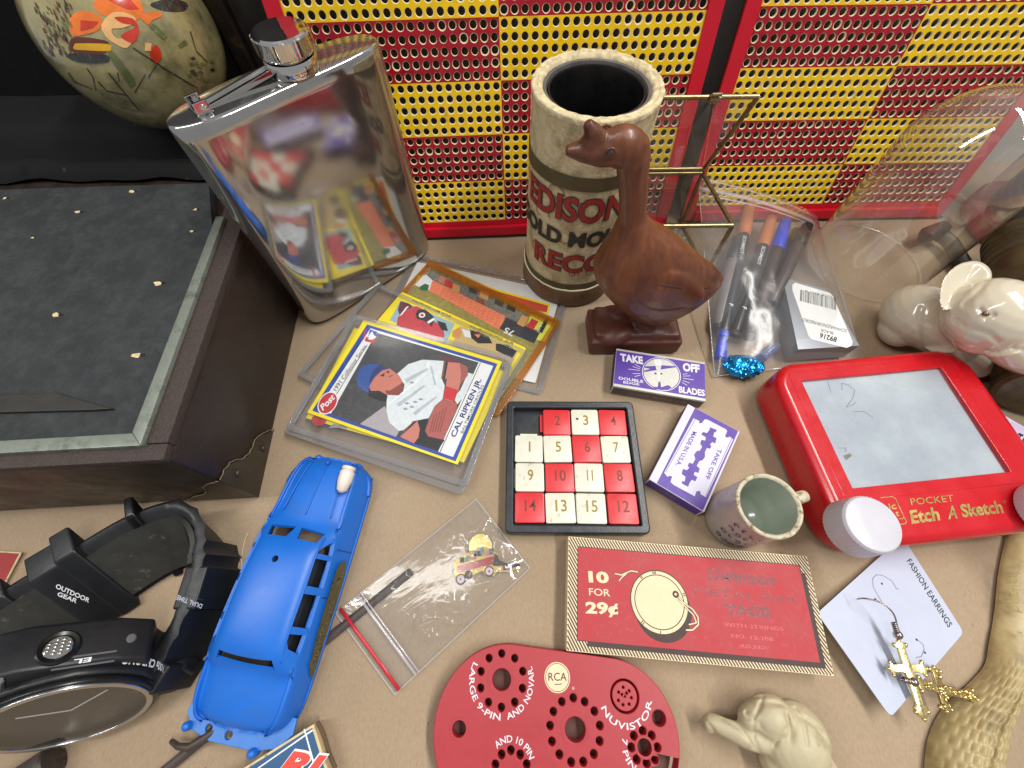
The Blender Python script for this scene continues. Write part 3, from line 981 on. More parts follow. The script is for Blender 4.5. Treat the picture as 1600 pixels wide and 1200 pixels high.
# grooves of the wings and the beak slit: pushed in along the surface
def groove(g, lines, w, depth):
    out = []
    for p in g[0]:
        q = Vector(p)
        d = 1e9
        for ln in lines:
            for a, b in zip(ln[:-1], ln[1:]):
                ab = b - a
                t = max(0, min(1, (q - a).dot(ab) / ab.length_squared))
                d = min(d, (q - a - ab * t).length)
        if d < w * 2:
            k = depth * math.exp(-(d / w) ** 2)
            q.y -= math.copysign(k, q.y - YG)
        out.append(tuple(q))
    return (out,) + tuple(g[1:])
wl = []
for sd in (-1, 1):
    o = 15.0 * sd
    wl.append([gp(62, 46, o), gp(68, 40, o), gp(76, 37.5, o), gp(86, 38, o * .9), gp(96, 42, o * .7)])
    wl.append([gp(70, 56, o), gp(80, 54, o), gp(90, 49, o * .8), gp(100, 46, o * .6)])
    wl.append([gp(94, 58, o * .7), gp(97, 50, o * .7), gp(95, 44, o * .7)])
    wl.append([gp(21.5, 111.4, 3 * sd), gp(27, 110, 4.2 * sd), gp(33, 107.8, 5.4 * sd)])
gb = groove(gb, wl, .7, .8)
addw(T, 'body', gb, wood, smooth=180)
for sd in (-1, 1):
    ex = gp(35.6, 116.6, 6.4 * sd)
    addw(T, 'eye', ball(ex, (1.3, .8, 1.3), nu=14, nv=10), M('dark_eye_bead', srgb(70, 52, 44), .25, 0, .3, coat=.5), smooth=180)
    addw(T, 'eye_ring', xf(lathe([(1.3, -.3), (2.1, -.3), (2.2, .2), (1.6, .4), (1.2, .1)], 18), Matrix.Translation(ex) @ Matrix.Rotation(R(90 if sd < 0 else -90), 4, 'X')), wood, smooth=180)
bs = remesh([box(45, 97, 127.5, 152.5, 0, 11.5, 1.2), prism([(47, 130), (95.5, 129.5), (95, 151), (48, 151.5)], 11, 15.5, 2.0),
             ball((60, 134, 13), (11, 7, 4.4), (0, -8, 24)), ball((62, 146, 13), (11, 7, 4.2), (0, -8, -20)), ball((82, 136, 13), (9, 7, 4.0)), ball((76, 140, 16), (8, 8, 6))], .8, 3, .5)
addw(T, 'block_base', bs, M('dark_carved_wood', srgb(84, 42, 30), 0.45, 0, 0.3, 55, bump=.25, bs=260), smooth=180)

# ================================================================== brass and glass box
brass = M('aged_brass', (0.30, 0.235, 0.12), 0.33, 0.9, 0.35, 160, 0.2, dirt=(0.10, 0.08, 0.05), dcut=.62, ds=220, dsoft=.1)
glass = clear('thin_glass', (0.92, 0.93, 0.92), 1.0, .02, haze=.08, hazecol=(.8, .72, .66), base=.08)
T = Thing('brass_glass_box', 'small brass edged glass box with its lid open, behind the goose', 'box', (98, 210, 0))
xl = 69.5
D0, E0, C0, B0 = Vector((120, 232, 1.5)), Vector((127.5, 189, 1.5)), Vector((126.8, 188.3, 40)), Vector((119.6, 234, 40))
A0 = Vector((124, 221, 91))
L_ = lambda p, y=None: Vector((xl + (p.x - 120) * .4, p.y, p.z))
br = 1.25
def bar(nm, a, b, r=br):
    d = (b - a)
    addw(T, nm, tube([a, a + d * .5, b], r, 8, up=(0, 0, 1)), brass, smooth=50)
for a, b in ((D0, E0), (E0, C0), (C0, B0), (B0, D0), (L_(D0), L_(E0)), (L_(E0), L_(C0)), (L_(C0), L_(B0)), (L_(B0), L_(D0)), (D0, L_(D0)), (E0, L_(E0)), (C0, L_(C0)), (B0, L_(B0))):
    bar('brass_bar', a, b)
LB = [Vector((119.8, 234.6, 42.4)), A0, L_(A0), L_(Vector((119.8, 234.6, 42.4)))]
lid = addw(T, 'lid', join(*[tube([LB[i], (LB[i] + LB[(i + 1) % 4]) / 2, LB[(i + 1) % 4]], br, 8) for i in range(4)]), brass, smooth=50)
hx = A0 + (L_(A0) - A0) * .42
addw(T, 'latch', join(tube([hx + Vector((-2.5, -1.5, 0)), hx + Vector((2.5, -1.5, 0))], 2.0, 12), tube([hx + Vector((-2.5, -3, 2.6)), hx + Vector((2.0, -3.4, 3.0))], 1.0, 10)), brass, lid, smooth=50)
addw(T, 'pane', ([tuple(p) for p in LB], [(0, 1, 2, 3)]), glass, lid)
for q in ((D0, E0, C0, B0), (E0, L_(E0), L_(C0), C0), (D0, L_(D0), L_(B0), B0), (D0, E0, L_(E0), L_(D0)), (L_(D0), L_(E0), L_(C0), L_(B0))):
    addw(T, 'pane', ([tuple(p) for p in q], [(0, 1, 2, 3)]), glass)
# ================================================================== trading cards in holders
holder = clear('clear_holder_plastic', (0.97, 0.97, 0.975), 1.0, .05, haze=.018, hazecol=(.62, .63, .66), base=.0, bump=.02, bs=14)
holder_edge = clear('holder_edge_plastic', (0.88, 0.88, 0.885), 1.0, .10, haze=.17, hazecol=(.55, .54, .54))
amber = clear('amber_plastic', (0.90, 0.62, 0.16), 1.0, .08, haze=.12, hazecol=(.75, .42, .05))
amber_edge = clear('amber_edge_plastic', (0.92, 0.62, 0.14), 1.0, .12, haze=.20, hazecol=(.72, .38, .03))
white_card = M('white_card_stock', srgb(226, 226, 222), .6, 0, .04)
yel_card = M('yellow_card_print', srgb(246, 224, 30), .4, 0, .05, 300)
blu = ink('blue', (38, 70, 160)); blk = ink('black', (26, 25, 28)); wht = ink('white', (230, 232, 232)); red_i = ink('red', (196, 40, 48))
skin = ink('skin', (196, 120, 104)); skin_d = ink('skin_dark', (132, 66, 56)); glove = ink('glove', (170, 88, 80)); capb = ink('cap_blue', (48, 82, 150)); grey_i = ink('grey', (150, 152, 158))
navy = ink('navy', (40, 54, 110)); jersey = ink('jersey', (214, 222, 224), var=.10); orange_i = ink('orange', (236, 130, 92), var=.12); pkd = ink('magenta_dark', (110, 40, 66))
photo_bg = ink('photo_dark', (66, 66, 68), var=.35)
pale_blue = ink('pale_blue', (150, 182, 190)); green_i = ink('green', (30, 98, 64)); charcoal = ink('charcoal', (40, 46, 56)); lime = ink('lime', (214, 220, 70)); tan_i = ink('tan', (206, 150, 84))

def holder_parts(T, w, h, z0, z1, m1, m2, rad=3.0, border=3.2):
    o, i_ = rrect(w, h, rad, 5), rrect(w - 2 * border, h - 2 * border, 1.2, 3)
    T.add('edge_seam', plate([o, i_], z0, z1, .25), m2, smooth=40)
    T.add('front_sheet', flat(rrect(w - .5, h - .5, rad, 5), z1 + .03), m1)
    T.add('back_sheet', flat(rrect(w - .5, h - .5, rad, 5), z0 - .03), m1)

# --- bottom: wide clear sleeve with a white card
P1, P2 = G(892, 446, 1), G(846, 617, 1)
d = (P1 - P2).normalized(); nrm = Vector((-d.y, d.x, 0))
c = (P1 + P2) / 2 + nrm * 54
T = Thing('card_sleeve', 'wide clear sleeve lying lowest in the card pile beside the record box', 'card holder', (c.x, c.y, 0), math.degrees(math.atan2(-nrm.y, -nrm.x)))
holder_parts(T, 108, 81, .2, .8, holder, holder_edge)
Tc = Thing('trading_card', 'white edged card with red panel in the lowest sleeve', 'card', (c.x, c.y, .28), math.degrees(math.atan2(-nrm.y, -nrm.x)))
Tc.add('card_stock', prism(rrect(98, 68, 1, 2), 0, .35), white_card)
zf = zoomf(560, 390, 4.706)
Tc.add('yellow_outline', Tc.poly([(800, 230), (1410, 400), (1400, 470), (1200, 440), (800, 330)], .37, zf), yel_card)
Tc.add('red_panel', Tc.poly([(800, 245), (1395, 412), (1385, 462), (1200, 430), (800, 320)], .39, zf), ink('panel_red', (206, 70, 40)))

# --- amber screw-down holder with a colourful card
P1, P2 = G(672, 405, 4), G(874, 500, 4)
d = (P2 - P1).normalized(); nrm = Vector((d.y, -d.x, 0))
c = (P1 + P2) / 2 + nrm * 36
rz = math.degrees(math.atan2(d.y, d.x))
T = Thing('card_holder', 'amber plastic card holder under the clear ones, beside the record box', 'card holder', (c.x, c.y, 0), rz, group='card holders')
holder_parts(T, (P2 - P1).length + 2, 73, .95, 2.3, holder, amber_edge, 2.5, 4.0)
T.add('amber_band', T.poly([(672, 405), (874, 500), (868, 512), (664, 416)], 2.4), amber)
Tc = Thing('trading_card', 'card with orange dotted stripe and grey mesh in the amber holder', 'card', (c.x, c.y, 1.3), rz)
Tc.add('card_stock', prism(rrect(89, 63, 1, 2), 0, .35), ink('stock_olive', (150, 140, 70), var=.3))
def on(T_, nm, pts, z, m_):
    T_.add(nm, T_.poly(pts, z, zf), m_)
on(Tc, 'grey_mesh', [(540, 130), (1250, 480), (1190, 590), (480, 240)], .38, ink('mesh_grey', (112, 112, 104), var=.5))
for q, (x, y) in enumerate(((600, 190), (690, 245), (820, 260), (900, 300), (1010, 350), (1100, 390), (870, 350), (640, 215))):
    on(Tc, 'picture_patch', [(x, y), (x + 60, y + 24), (x + 50, y + 74), (x - 12, y + 46)], .40 + .002 * q, [skin, tan_i, charcoal, tan_i, charcoal, blk, skin_d, red_i][q])
on(Tc, 'white_corner', [(440, 190), (500, 185), (545, 225), (520, 300), (410, 260)], .42, wht)
on(Tc, 'green_badge', [(455, 270), (490, 250), (520, 262), (512, 300), (470, 300), (445, 288)], .44, green_i)
on(Tc, 'orange_stripe', [(545, 225), (1082, 490), (1035, 590), (520, 300)], .42, orange_i)
dots = []
for i in range(15):
    for j in range(4):
        x, y = 560 + i * 34 + j * -9, 250 + i * 16.6 + j * 22
        a = Tc.px(*zf(x, y), .44)
        dots.append(flat(circ(a.x, a.y, .42, 6), .44))
Tc.add('stripe_dots', join(*dots), ink('dot_red', (200, 84, 60)))
on(Tc, 'navy_block', [(1090, 500), (1335, 610), (1292, 690), (1035, 580)], .43, charcoal)
on(Tc, 'lime_end', [(1270, 470), (1450, 540), (1370, 680), (1300, 660), (1335, 600), (1240, 560)], .42, lime)
on(Tc, 'red_block', [(1275, 505), (1325, 528), (1285, 590), (1232, 566)], .45, red_i)
on(Tc, 'tan_block', [(1205, 480), (1250, 500), (1215, 570), (1165, 545)], .45, tan_i)
on(Tc, 'black_bar', [(1375, 505), (1402, 516), (1350, 615), (1318, 600)], .45, blk)
Tc.add('lettering', Tc.text('75', (1150, 600), (1085, 570), (1128, 640), .46, zf, bold=.02), wht)
Tc.add('lettering', Tc.text('0/91', (1325, 612), (1360, 545), (1312, 602), .47, zf), wht)

# --- hockey card in a clear holder
P1, P2 = G(588, 438, 5.5), G(826, 546, 5.5)
d = (P2 - P1).normalized(); nrm = Vector((d.y, -d.x, 0))
c = (P1 + P2) / 2 + nrm * 38
rz = math.degrees(math.atan2(d.y, d.x))
T = Thing('card_holder', 'clear card holder with yellow hockey card, between the amber holder and the top one', 'card holder', (c.x, c.y, 0), rz, group='card holders')
holder_parts(T, (P2 - P1).length, 76, 2.5, 3.7, holder, holder_edge)
Tc = Thing('trading_card', 'yellow hockey card printed with two upside-down player portraits', 'card', (c.x, c.y, 2.9), rz)
q = [Tc.px(*zf(*p), .3) for p in ((320, 310), (1245, 715))]
dd = (q[1] - q[0]).length
yc = q[0].y - 31.5
Tc.add('card_stock', prism(rrect(dd, 63, 1.6, 3, (q[0].x + q[1].x) / 2, yc), 0, .3), yel_card)
on(Tc, 'portrait_ground', [(312, 372), (708, 545), (640, 700), (230, 520)], .33, pale_blue)
on(Tc, 'portrait_ground', [(748, 562), (1175, 745), (1100, 900), (680, 720)], .33, ink('sand', (204, 176, 120)))
on(Tc, 'jersey', [(290, 500), (330, 440), (430, 415), (520, 460), (560, 530), (620, 560), (635, 640), (560, 690), (280, 560)], .35, ink('jersey_red', (192, 62, 72), var=.15))
on(Tc, 'sleeve', [(310, 380), (370, 395), (400, 420), (330, 450), (300, 480), (290, 440)], .35, ink('maroon', (94, 36, 48)))
on(Tc, 'sleeve_stripe', [(352, 420), (372, 415), (320, 480), (300, 490)], .37, wht)
on(Tc, 'emblem', [(420, 470), (440, 440), (490, 440), (530, 470), (560, 500), (540, 570), (510, 540), (470, 520), (430, 510)], .37, blk)
a = Tc.px(*zf(468, 482), .39)
Tc.add('emblem', flat(circ(a.x, a.y, 2.0, 14), .39), wht)
Tc.add('emblem', flat(circ(a.x, a.y, 1.1, 12), .40), red_i)
on(Tc, 'emblem_stripe', [(505, 530), (555, 500), (562, 515), (515, 545)], .39, wht)
on(Tc, 'portrait_patch', [(575, 520), (640, 540), (660, 600), (610, 590)], .37, blk)
on(Tc, 'portrait_patch', [(820, 590), (880, 600), (960, 640), (985, 690), (880, 690), (830, 650)], .36, blk)
on(Tc, 'portrait_patch', [(760, 580), (820, 600), (830, 650), (780, 640)], .36, wht)
on(Tc, 'portrait_patch', [(850, 620), (900, 625), (880, 650)], .38, orange_i)
on(Tc, 'portrait_patch', [(1010, 690), (1100, 700), (1165, 745), (1130, 800), (1010, 740)], .36, blk)
on(Tc, 'portrait_patch', [(690, 600), (740, 570), (760, 610), (740, 660), (690, 640)], .36, tan_i)
Tc.add('lettering', Tc.text('RICK MacLEISH/Flyers', (672, 503), (392, 378), (680, 484), .38, zf, bold=.012), blk)
Tc.add('lettering', Tc.text('PHIL ESPOSITO/Bruins', (1130, 705), (815, 567), (1140, 684), .38, zf, bold=.012), blk)

# --- the two tilted holders on top
z2 = zoomf(480, 480, 4.615)
ang = -18.2
tiltx = 1.0
cl = G(632, 613, 6)
for lvl in (0, 1):
    off = lvl * 1.4
    loc = (cl.x - (1.2 if lvl == 0 else 0), cl.y - (2.6 if lvl == 0 else 0), 4.55 + off)
    T = Thing('card_holder', ('clear card holder on top of the pile, holding the baseball player card' if lvl else 'clear card holder tucked right beneath the top holder of the pile'), 'card holder', loc, ang - (1.2 if lvl == 0 else 0), (tiltx, 0, 0), group='card holders')
    holder_parts(T, 101.5, 77, .0, 1.2, holder, holder_edge)
    Tc = Thing('trading_card', ('baseball card of a player in white jersey and blue cap, yellow border' if lvl else 'yellow bordered card peeking out under the baseball player card'), 'card', (loc[0], loc[1], loc[2] + .35), ang - (1.2 if lvl == 0 else 0), (tiltx, 0, 0))
    def P(nm, pts, z, m_):
        Tc.add(nm, Tc.poly(pts, z, z2), m_)
    cc_ = [Tc.px(*z2(*p), .3) for p in ((408, 92), (1405, 392), (1085, 1135), (0, 760))]
    if lvl == 0:
        cc_ = [Tc.px(*z2(*p), .3) for p in ((340, 148), (1440, 470), (1130, 1120), (-10, 800))]
        Tc.add('card_stock', prism([(p.x, p.y) for p in cc_], 0, .3), yel_card)
        P('blue_border', [(60, 785), (1060, 1085), (1090, 1060), (80, 760)], .32, blu)
        P('blue_border', [(120, 800), (600, 960), (620, 900), (150, 760)], .33, navy)
        a = Tc.px(*z2(85, 812), .36)
        Tc.add('emblem', flat(circ(a.x, a.y, 4.2, 20, 3.4), .36), red_i)
        P('star', [(150, 870), (190, 840), (230, 850), (270, 830), (290, 880), (250, 870)], .37, grey_i)
        continue
    Tc.add('card_stock', prism([(p.x, p.y) for p in cc_], 0, .3), yel_card)
    def inset(pts, k):
        m_ = Vector((sum(p[0] for p in pts) / 4, sum(p[1] for p in pts) / 4))
        return [tuple(Vector(p) + (m_ - Vector(p)) * k) for p in pts]
    bo = [(432, 124), (1372, 408), (1070, 1112), (36, 746)]
    P('blue_border', bo, .32, blu)
    P('white_field', [(456, 152), (1342, 424), (1052, 1080), (78, 734)], .34, wht)
    P('photo', [(508, 186), (1236, 398), (944, 1042), (170, 770), (452, 268)], .36, photo_bg)
    P('photo_light', [(380, 842), (560, 712), (600, 830), (665, 890), (640, 935)], .38, ink('blur_grey', (168, 160, 164)))
    P('photo_patch', [(950, 345), (1090, 385), (1120, 415), (1010, 392)], .38, pkd)
    P('photo_patch', [(700, 860), (860, 800), (990, 960), (940, 1036), (760, 980)], .375, blk)
    P('jersey', [(575, 632), (690, 618), (702, 560), (650, 478), (730, 410), (830, 378), (985, 388), (968, 512), (992, 566), (976, 662), (920, 712), (876, 800), (760, 822), (722, 880), (662, 892), (592, 832), (570, 742)], .39, jersey)
    P('trousers', [(1160, 472), (1196, 482), (1150, 622), (1082, 700), (1054, 652), (1104, 598)], .385, jersey)
    for fq in ([(700, 520), (860, 440), (875, 450), (720, 545)], [(640, 700), (840, 560), (850, 572), (660, 720)], [(760, 760), (930, 640), (936, 652), (780, 780)], [(900, 420), (930, 560), (918, 562), (886, 430)]):
        P('jersey_fold', fq, .394, ink('fold_grey', (178, 186, 194), var=.2))
    P('jersey_seam', [(575, 700), (700, 600), (860, 470), (866, 476), (706, 610), (580, 708)], .396, ink('seam_white', (232, 236, 238)))
    P('arm', [(1006, 396), (1100, 402), (1156, 430), (1158, 492), (1102, 560), (1090, 604), (1052, 682), (980, 662), (998, 580), (1008, 516), (984, 512)], .40, skin)
    P('arm_shade', [(1100, 402), (1156, 430), (1158, 492), (1102, 560), (1110, 480)], .402, ink('arm_shade', (160, 86, 80)))
    P('sleeve_stripe', [(986, 388), (998, 390), (978, 514), (966, 512)], .404, skin_d)
    P('sleeve_stripe', [(1004, 391), (1016, 394), (994, 516), (984, 514)], .406, blk)
    P('wristband', [(1000, 568), (1088, 598), (1062, 680), (978, 656)], .41, red_i)
    P('glove', [(974, 664), (1080, 690), (1078, 742), (1040, 812), (985, 956), (872, 932), (850, 890), (882, 800), (922, 712)], .415, glove)
    for k in range(5):
        P('glove_lace', [(1000 - k * 22, 720 + k * 14), (1006 - k * 22, 722 + k * 14), (962 - k * 18, 900), (954 - k * 18, 898)], .42 + .001 * k, skin_d)
    P('lower_arm', [(668, 934), (720, 890), (795, 820), (812, 880), (802, 940), (770, 982)], .41, skin)
    P('lower_sleeve_stripe', [(688, 892), (760, 830), (775, 822), (700, 902)], .412, skin_d)
    P('hair', [(436, 600), (520, 560), (580, 640), (570, 684), (480, 660), (440, 640)], .395, blk)
    P('face', [(468, 504), (540, 452), (592, 440), (662, 492), (690, 540), (692, 604), (660, 636), (576, 632), (520, 602), (460, 604), (446, 570)], .40, skin)
    P('face_shade', [(600, 600), (690, 540), (692, 604), (660, 636), (576, 632), (560, 600)], .402, skin_d)
    P('eye_black', [(524, 492), (560, 474), (552, 502)], .405, blk)
    P('eye_black', [(568, 466), (592, 456), (588, 478)], .405, blk)
    P('mouth', [(588, 500), (622, 482), (616, 492), (592, 508)], .405, skin_d)
    P('cap', [(358, 542), (358, 480), (392, 426), (458, 408), (522, 414), (512, 450), (480, 500), (452, 560), (440, 610), (402, 602), (370, 572)], .41, capb)
    P('cap_brim', [(522, 414), (566, 430), (592, 442), (540, 456), (486, 506), (452, 560), (450, 520), (480, 450)], .412, navy)
    for k, (xa, ya) in enumerate(((735, 540), (700, 690), (760, 680), (690, 730), (735, 715), (800, 660))):
        P('scuff', [(xa, ya), (xa + 22, ya - 6), (xa + 40, ya + 8), (xa + 12, ya + 12)], .415, grey_i)
    P('rule_line', [(1248, 398), (1252, 400), (960, 1046), (955, 1044)], .37, blk)
    P('rule_line', [(388, 240), (392, 242), (190, 560), (186, 558)], .37, blk)
    P('rule_line', [(432, 270), (436, 272), (206, 640), (202, 638)], .37, blk)
    P('league_mark', [(452, 160), (506, 178), (492, 222), (440, 208)], .37, blu)
    P('league_mark', [(424, 214), (490, 226), (478, 260), (414, 244)], .372, red_i)
    P('league_mark', [(448, 196), (470, 172), (480, 200), (500, 215), (470, 235), (440, 232)], .374, wht)
    P('league_lettering', [(400, 226), (418, 158), (428, 160), (410, 232)], .372, red_i)
    Tc.add('lettering', Tc.text('1991 Collector Series', (210, 606), (430, 284), (184, 590), .38, z2, bold=.008), blk)
    Tc.add('lettering', Tc.text('CAL RIPKEN JR.', (1066, 942), (1258, 522), (1030, 926), .38, z2, bold=.028), navy)
    Tc.add('lettering', Tc.text('BALTIMORE ORIOLES', (1124, 912), (1276, 566), (1103, 902), .38, z2, bold=.004), blk)
    c0, ax, ay = Tc.px(*z2(148, 690), .4), Tc.px(*z2(200, 628), .4), Tc.px(*z2(108, 650), .4)
    def ell(k, z):
        a, b = (ax - c0) * k, (ay - c0) * k * 1.0
        return flat([(c0 + a * math.cos(t) + b * math.sin(t)) for t in [i * .2618 for i in range(24)]], z)
    Tc.add('emblem', ell(1.12, .38), wht)
    Tc.add('emblem', ell(1.0, .39), red_i)
    Tc.add('lettering', Tc.text('Post', (112, 748), (204, 652), (84, 716), .41, z2, bold=.03, shear=.2), wht)

# ================================================================== sliding number puzzle
trayb = M('black_tray_plastic', srgb(38, 41, 46), 0.34, 0, 0.15, 200, bump=.12, bs=900)
til_w = M('cream_tile_plastic', srgb(212, 210, 192), 0.38, 0, 0.06, 200, dirt=srgb(150, 140, 108), dcut=.65, ds=260)
til_r = M('red_tile_plastic', srgb(204, 40, 46), 0.36, 0, 0.10, 160, dirt=srgb(150, 34, 40), dcut=.68, ds=260)
gold_i = M('worn_gold_numeral', srgb(136, 116, 40), .5, .3, .3, 500)
bronze_i = M('worn_bronze_numeral', srgb(116, 44, 26), .5, .2, .3, 500)
pa, pb, pc, pd = [G(*p, 7) for p in ((793, 627), (988, 629), (1018, 833), (788, 832))]
cen = (pa + pb + pc + pd) / 4
T = Thing('sliding_puzzle', 'black framed sliding puzzle with red and white numbered tiles', 'puzzle', (cen.x, cen.y, 0), -0.9)
PW = 67.4
T.add('tray_floor', prism(rrect(PW - 4, PW - 4, 2, 3), .2, 2.2), trayb)
ir = PW - 8.6
T.add('frame', plate([rrect(PW, PW, 2.6, 5), rrect(ir + .8, ir + .8, .5, 2)], .1, 7.2, .7), trayb, smooth=35)
p_ = ir / 4
nums = [[None, '2', '3', '4'], ['1', '5', '6', '7'], ['9', '10', '11', '8'], ['14', '13', '15', '12']]
reds = {'2', '4', '6', '10', '8', '14', '12'}
for r_ in range(4):
    for c_ in range(4):
        t = nums[r_][c_]
        if not t:
            continue
        x = -ir / 2 + (c_ + .5) * p_ + random.uniform(-.2, .2)
        y = ir / 2 - (r_ + .5) * p_ + random.uniform(-.2, .2)
        isr = t in reds
        rot = Matrix.Translation((x, y, 0)) @ Matrix.Rotation(R(random.uniform(-1.2, 1.2)), 4, 'Z')
        g = join(prism(rrect(p_ - .55, p_ - .55, .9, 3), 2.5, 6.3, .45), )
        # tongue that slides under the neighbour
        tg = box(-p_ / 2 - 1.2, -p_ / 2 + 1, -p_ * .33, p_ * .33, 2.7, 4.2) if t in ('2', '9') else box(-p_ * .3, p_ * .3, p_ / 2 - 1, p_ / 2 + 1.3, 2.7, 4.2) if t in ('1', '14') else None
        o = T.add('tile', xf(join(g, tg) if tg else g, rot), til_r if isr else til_w, smooth=35)
        tw = 5.4 if len(t) > 1 else 2.7
        if t == '11': tw *= .55
        if t == '1': tw = .8
        hh = 5.6
        lg = text_on(t, (-tw / 2 + .4, -1.6), (tw / 2 + .4, -1.6), (-tw / 2 + .4, hh - 1.6), 6.36, bold=.010)
        T.add('numeral', xf(lg, rot), bronze_i if isr else gold_i, o)
T.add('dark_spot', flat(circ(ir / 2 - 1.73 * p_ - .5, ir / 2 - .38 * p_, .7, 9), 6.4), trayb)

# ================================================================== razor blade boxes
violet = M('violet_card', srgb(84, 52, 152), .5, 0, .08, 160, dirt=srgb(120, 100, 170), dcut=.72, ds=300)
pale_lil = M('pale_lilac_card', srgb(214, 208, 226), .5, 0, .08, 120)
sil_print = M('silvery_print', srgb(196, 194, 184), .45, .1, .12, 200)
dkside = M('dark_box_side', srgb(96, 82, 84), .6, 0, .15)
vdark = M('violet_box_end', srgb(62, 40, 92), .55, 0, .15)
def blade_box(label, corners, h, lift=0, style=0):
    q = [G(*p, h + lift) for p in corners]       # TL TR BR BL of the top
    d = ((q[1] - q[0]) + (q[2] - q[3]))
    rz = math.degrees(math.atan2(d.y, d.x))
    c = (q[0] + q[1] + q[2] + q[3]) / 4
    w = ((q[1] - q[0]).length + (q[2] - q[3]).length) / 2
    l = ((q[3] - q[0]).length + (q[2] - q[1]).length) / 2
    T = Thing('blade_box', label, 'small box', (c.x, c.y, lift), rz, group='razor blade boxes')
    T.add('carton', box(-w / 2, w / 2, -l / 2, l / 2, .1, h, .5), pale_lil if style else sil_print, smooth=40)
    return T, w, l, h
T, w, l, h = blade_box('purple razor blade box printed with an airplane propeller, before the goose', ((964, 544), (1101, 566), (1104, 627), (957, 603)), 9.0)
zb = zoomf(940, 530, 8.889)
T.add('top_panel', flat([(-w / 2 + .25, -l / 2 + 1.6), (w / 2 - .25, -l / 2 + 1.6), (w / 2 - .25, l / 2 - 1.4), (-w / 2 + .25, l / 2 - 1.4)], h + .05), violet)
T.add('front_panel', ([(-w / 2 + .6, -l / 2 - .04, .8), (w / 2 - .6, -l / 2 - .04, .8), (w / 2 - .6, -l / 2 - .04, h - 1.4), (-w / 2 + .6, -l / 2 - .04, h - 1.4)], [(0, 1, 2, 3)]), dkside)
T.add('end_panel', ([(-w / 2 - .04, l / 2 - .8, .8), (-w / 2 - .04, -l / 2 + .8, .8), (-w / 2 - .04, -l / 2 + .8, h - .6), (-w / 2 - .04, l / 2 - .8, h - .6)], [(0, 1, 2, 3)]), vdark)
g, tw = text2d('GLIDER BLADE CO.', bold=.01)
T.add('lettering', ([(-w / 2 + 9 + x / tw * 32, -l / 2 - .08, 2.6 + y * 2.3) for x, y, _ in g[0]], g[1]), M('faded_brown_lettering', srgb(150, 124, 106), .6))
def B(nm, pts, z, m_):
    T.add(nm, T.poly(pts, h + z, zb), m_)
white_p = ink('paper_white', (220, 217, 222))
T.add('lettering', T.text('TAKE', (262, 296), (578, 344), (256, 196), h + .1, zb, bold=.05), white_p)
T.add('lettering', T.text('OFF', (1128, 434), (1362, 462), (1128, 328), h + .1, zb, bold=.05), white_p)
T.add('lettering', T.text('BLADES', (1074, 736), (1436, 790), (1072, 650), h + .1, zb, bold=.035), white_p)
T.add('lettering', T.text('DOUBLE', (240, 556), (580, 606), (240, 518), h + .1, zb, bold=.02), white_p)
T.add('lettering', T.text('EDGE', (302, 612), (524, 642), (302, 578), h + .1, zb, bold=.02), white_p)
cc0 = T.px(*zb(830, 482), h)
cr_ = (T.px(*zb(1098, 500), h) - T.px(*zb(560, 455), h)).length / 2
T.add('round_picture', flat(circ(cc0.x, cc0.y, cr_, 36), h + .09), white_p)
T.add('round_picture', flat(circ(cc0.x, cc0.y, cr_ * .965, 36), h + .10), violet)
T.add('round_picture', flat(circ(cc0.x, cc0.y, cr_ * .92, 36), h + .11), sil_print)
B('wing', [(598, 378), (720, 372), (850, 362), (1040, 376), (1020, 392), (880, 412), (760, 432), (690, 440), (590, 456), (588, 436), (680, 412), (600, 396)], .13, violet)
B('propeller', [(724, 280), (826, 284), (832, 340), (818, 440), (806, 576), (794, 570), (776, 470), (746, 360)], .15, white_p)
B('propeller_shade', [(750, 360), (824, 364), (816, 450), (776, 456)], .16, sil_print)
B('skyline', [(700, 660), (780, 664), (790, 590), (816, 590), (826, 668), (880, 650), (926, 636), (972, 668), (930, 694), (800, 700), (740, 690)], .13, violet)
B('wheel', [(730, 470), (755, 462), (768, 484), (740, 490)], .17, vdark)
B('wheel', [(812, 474), (838, 466), (845, 486), (820, 492)], .17, vdark)
m0 = T.px(*zb(962, 566), h)
T.add('moon', flat(circ(m0.x, m0.y, .62, 14), h + .14), white_p)
for (x0, y0, x1, y1) in ((540, 394, 462, 350), (536, 414, 430, 380), (532, 436, 372, 416), (536, 478, 432, 478), (540, 500, 458, 520), (1126, 490, 1190, 478), (1130, 514, 1230, 510), (1130, 544, 1278, 566), (1126, 574, 1220, 612), (1116, 600, 1186, 642)):
    a, b = T.px(*zb(x0, y0), h), T.px(*zb(x1, y1), h)
    T.add('ray_line', band(a, b, .28, h + .12), white_p)

T, w, l, h = blade_box('purple razor blade box showing a blade outline, beside the small mug', ((1077, 633), (1156, 673), (1101, 802), (1012, 746)), 9.2, 0, 1)
zb = zoomf(1000, 620, 6.316)
T.add('top_panel', flat([(-w / 2 + 4.0, -l / 2 + .3), (w / 2 - .9, -l / 2 + .3), (w / 2 - .9, l / 2 - .3), (-w / 2 + 4.0, l / 2 - .3)], h + .05), violet)
T.add('end_panel', ([(-w / 2 + .6, -l / 2 - .04, .6), (w / 2 - .9, -l / 2 - .04, .6), (w / 2 - .9, -l / 2 - .04, h - .6), (-w / 2 + .6, -l / 2 - .04, h - .6)], [(0, 1, 2, 3)]), violet)
T.add('side_panel', ([(-w / 2 - .04, l / 2 - .8, .8), (-w / 2 - .04, -l / 2 + .8, .8), (-w / 2 - .04, -l / 2 + .8, h - .9), (-w / 2 - .04, l / 2 - .8, h - .9)], [(0, 1, 2, 3)]), dkside)
blade_lil = M('blade_lilac_print', srgb(206, 202, 222), .5, 0, .08, 60)
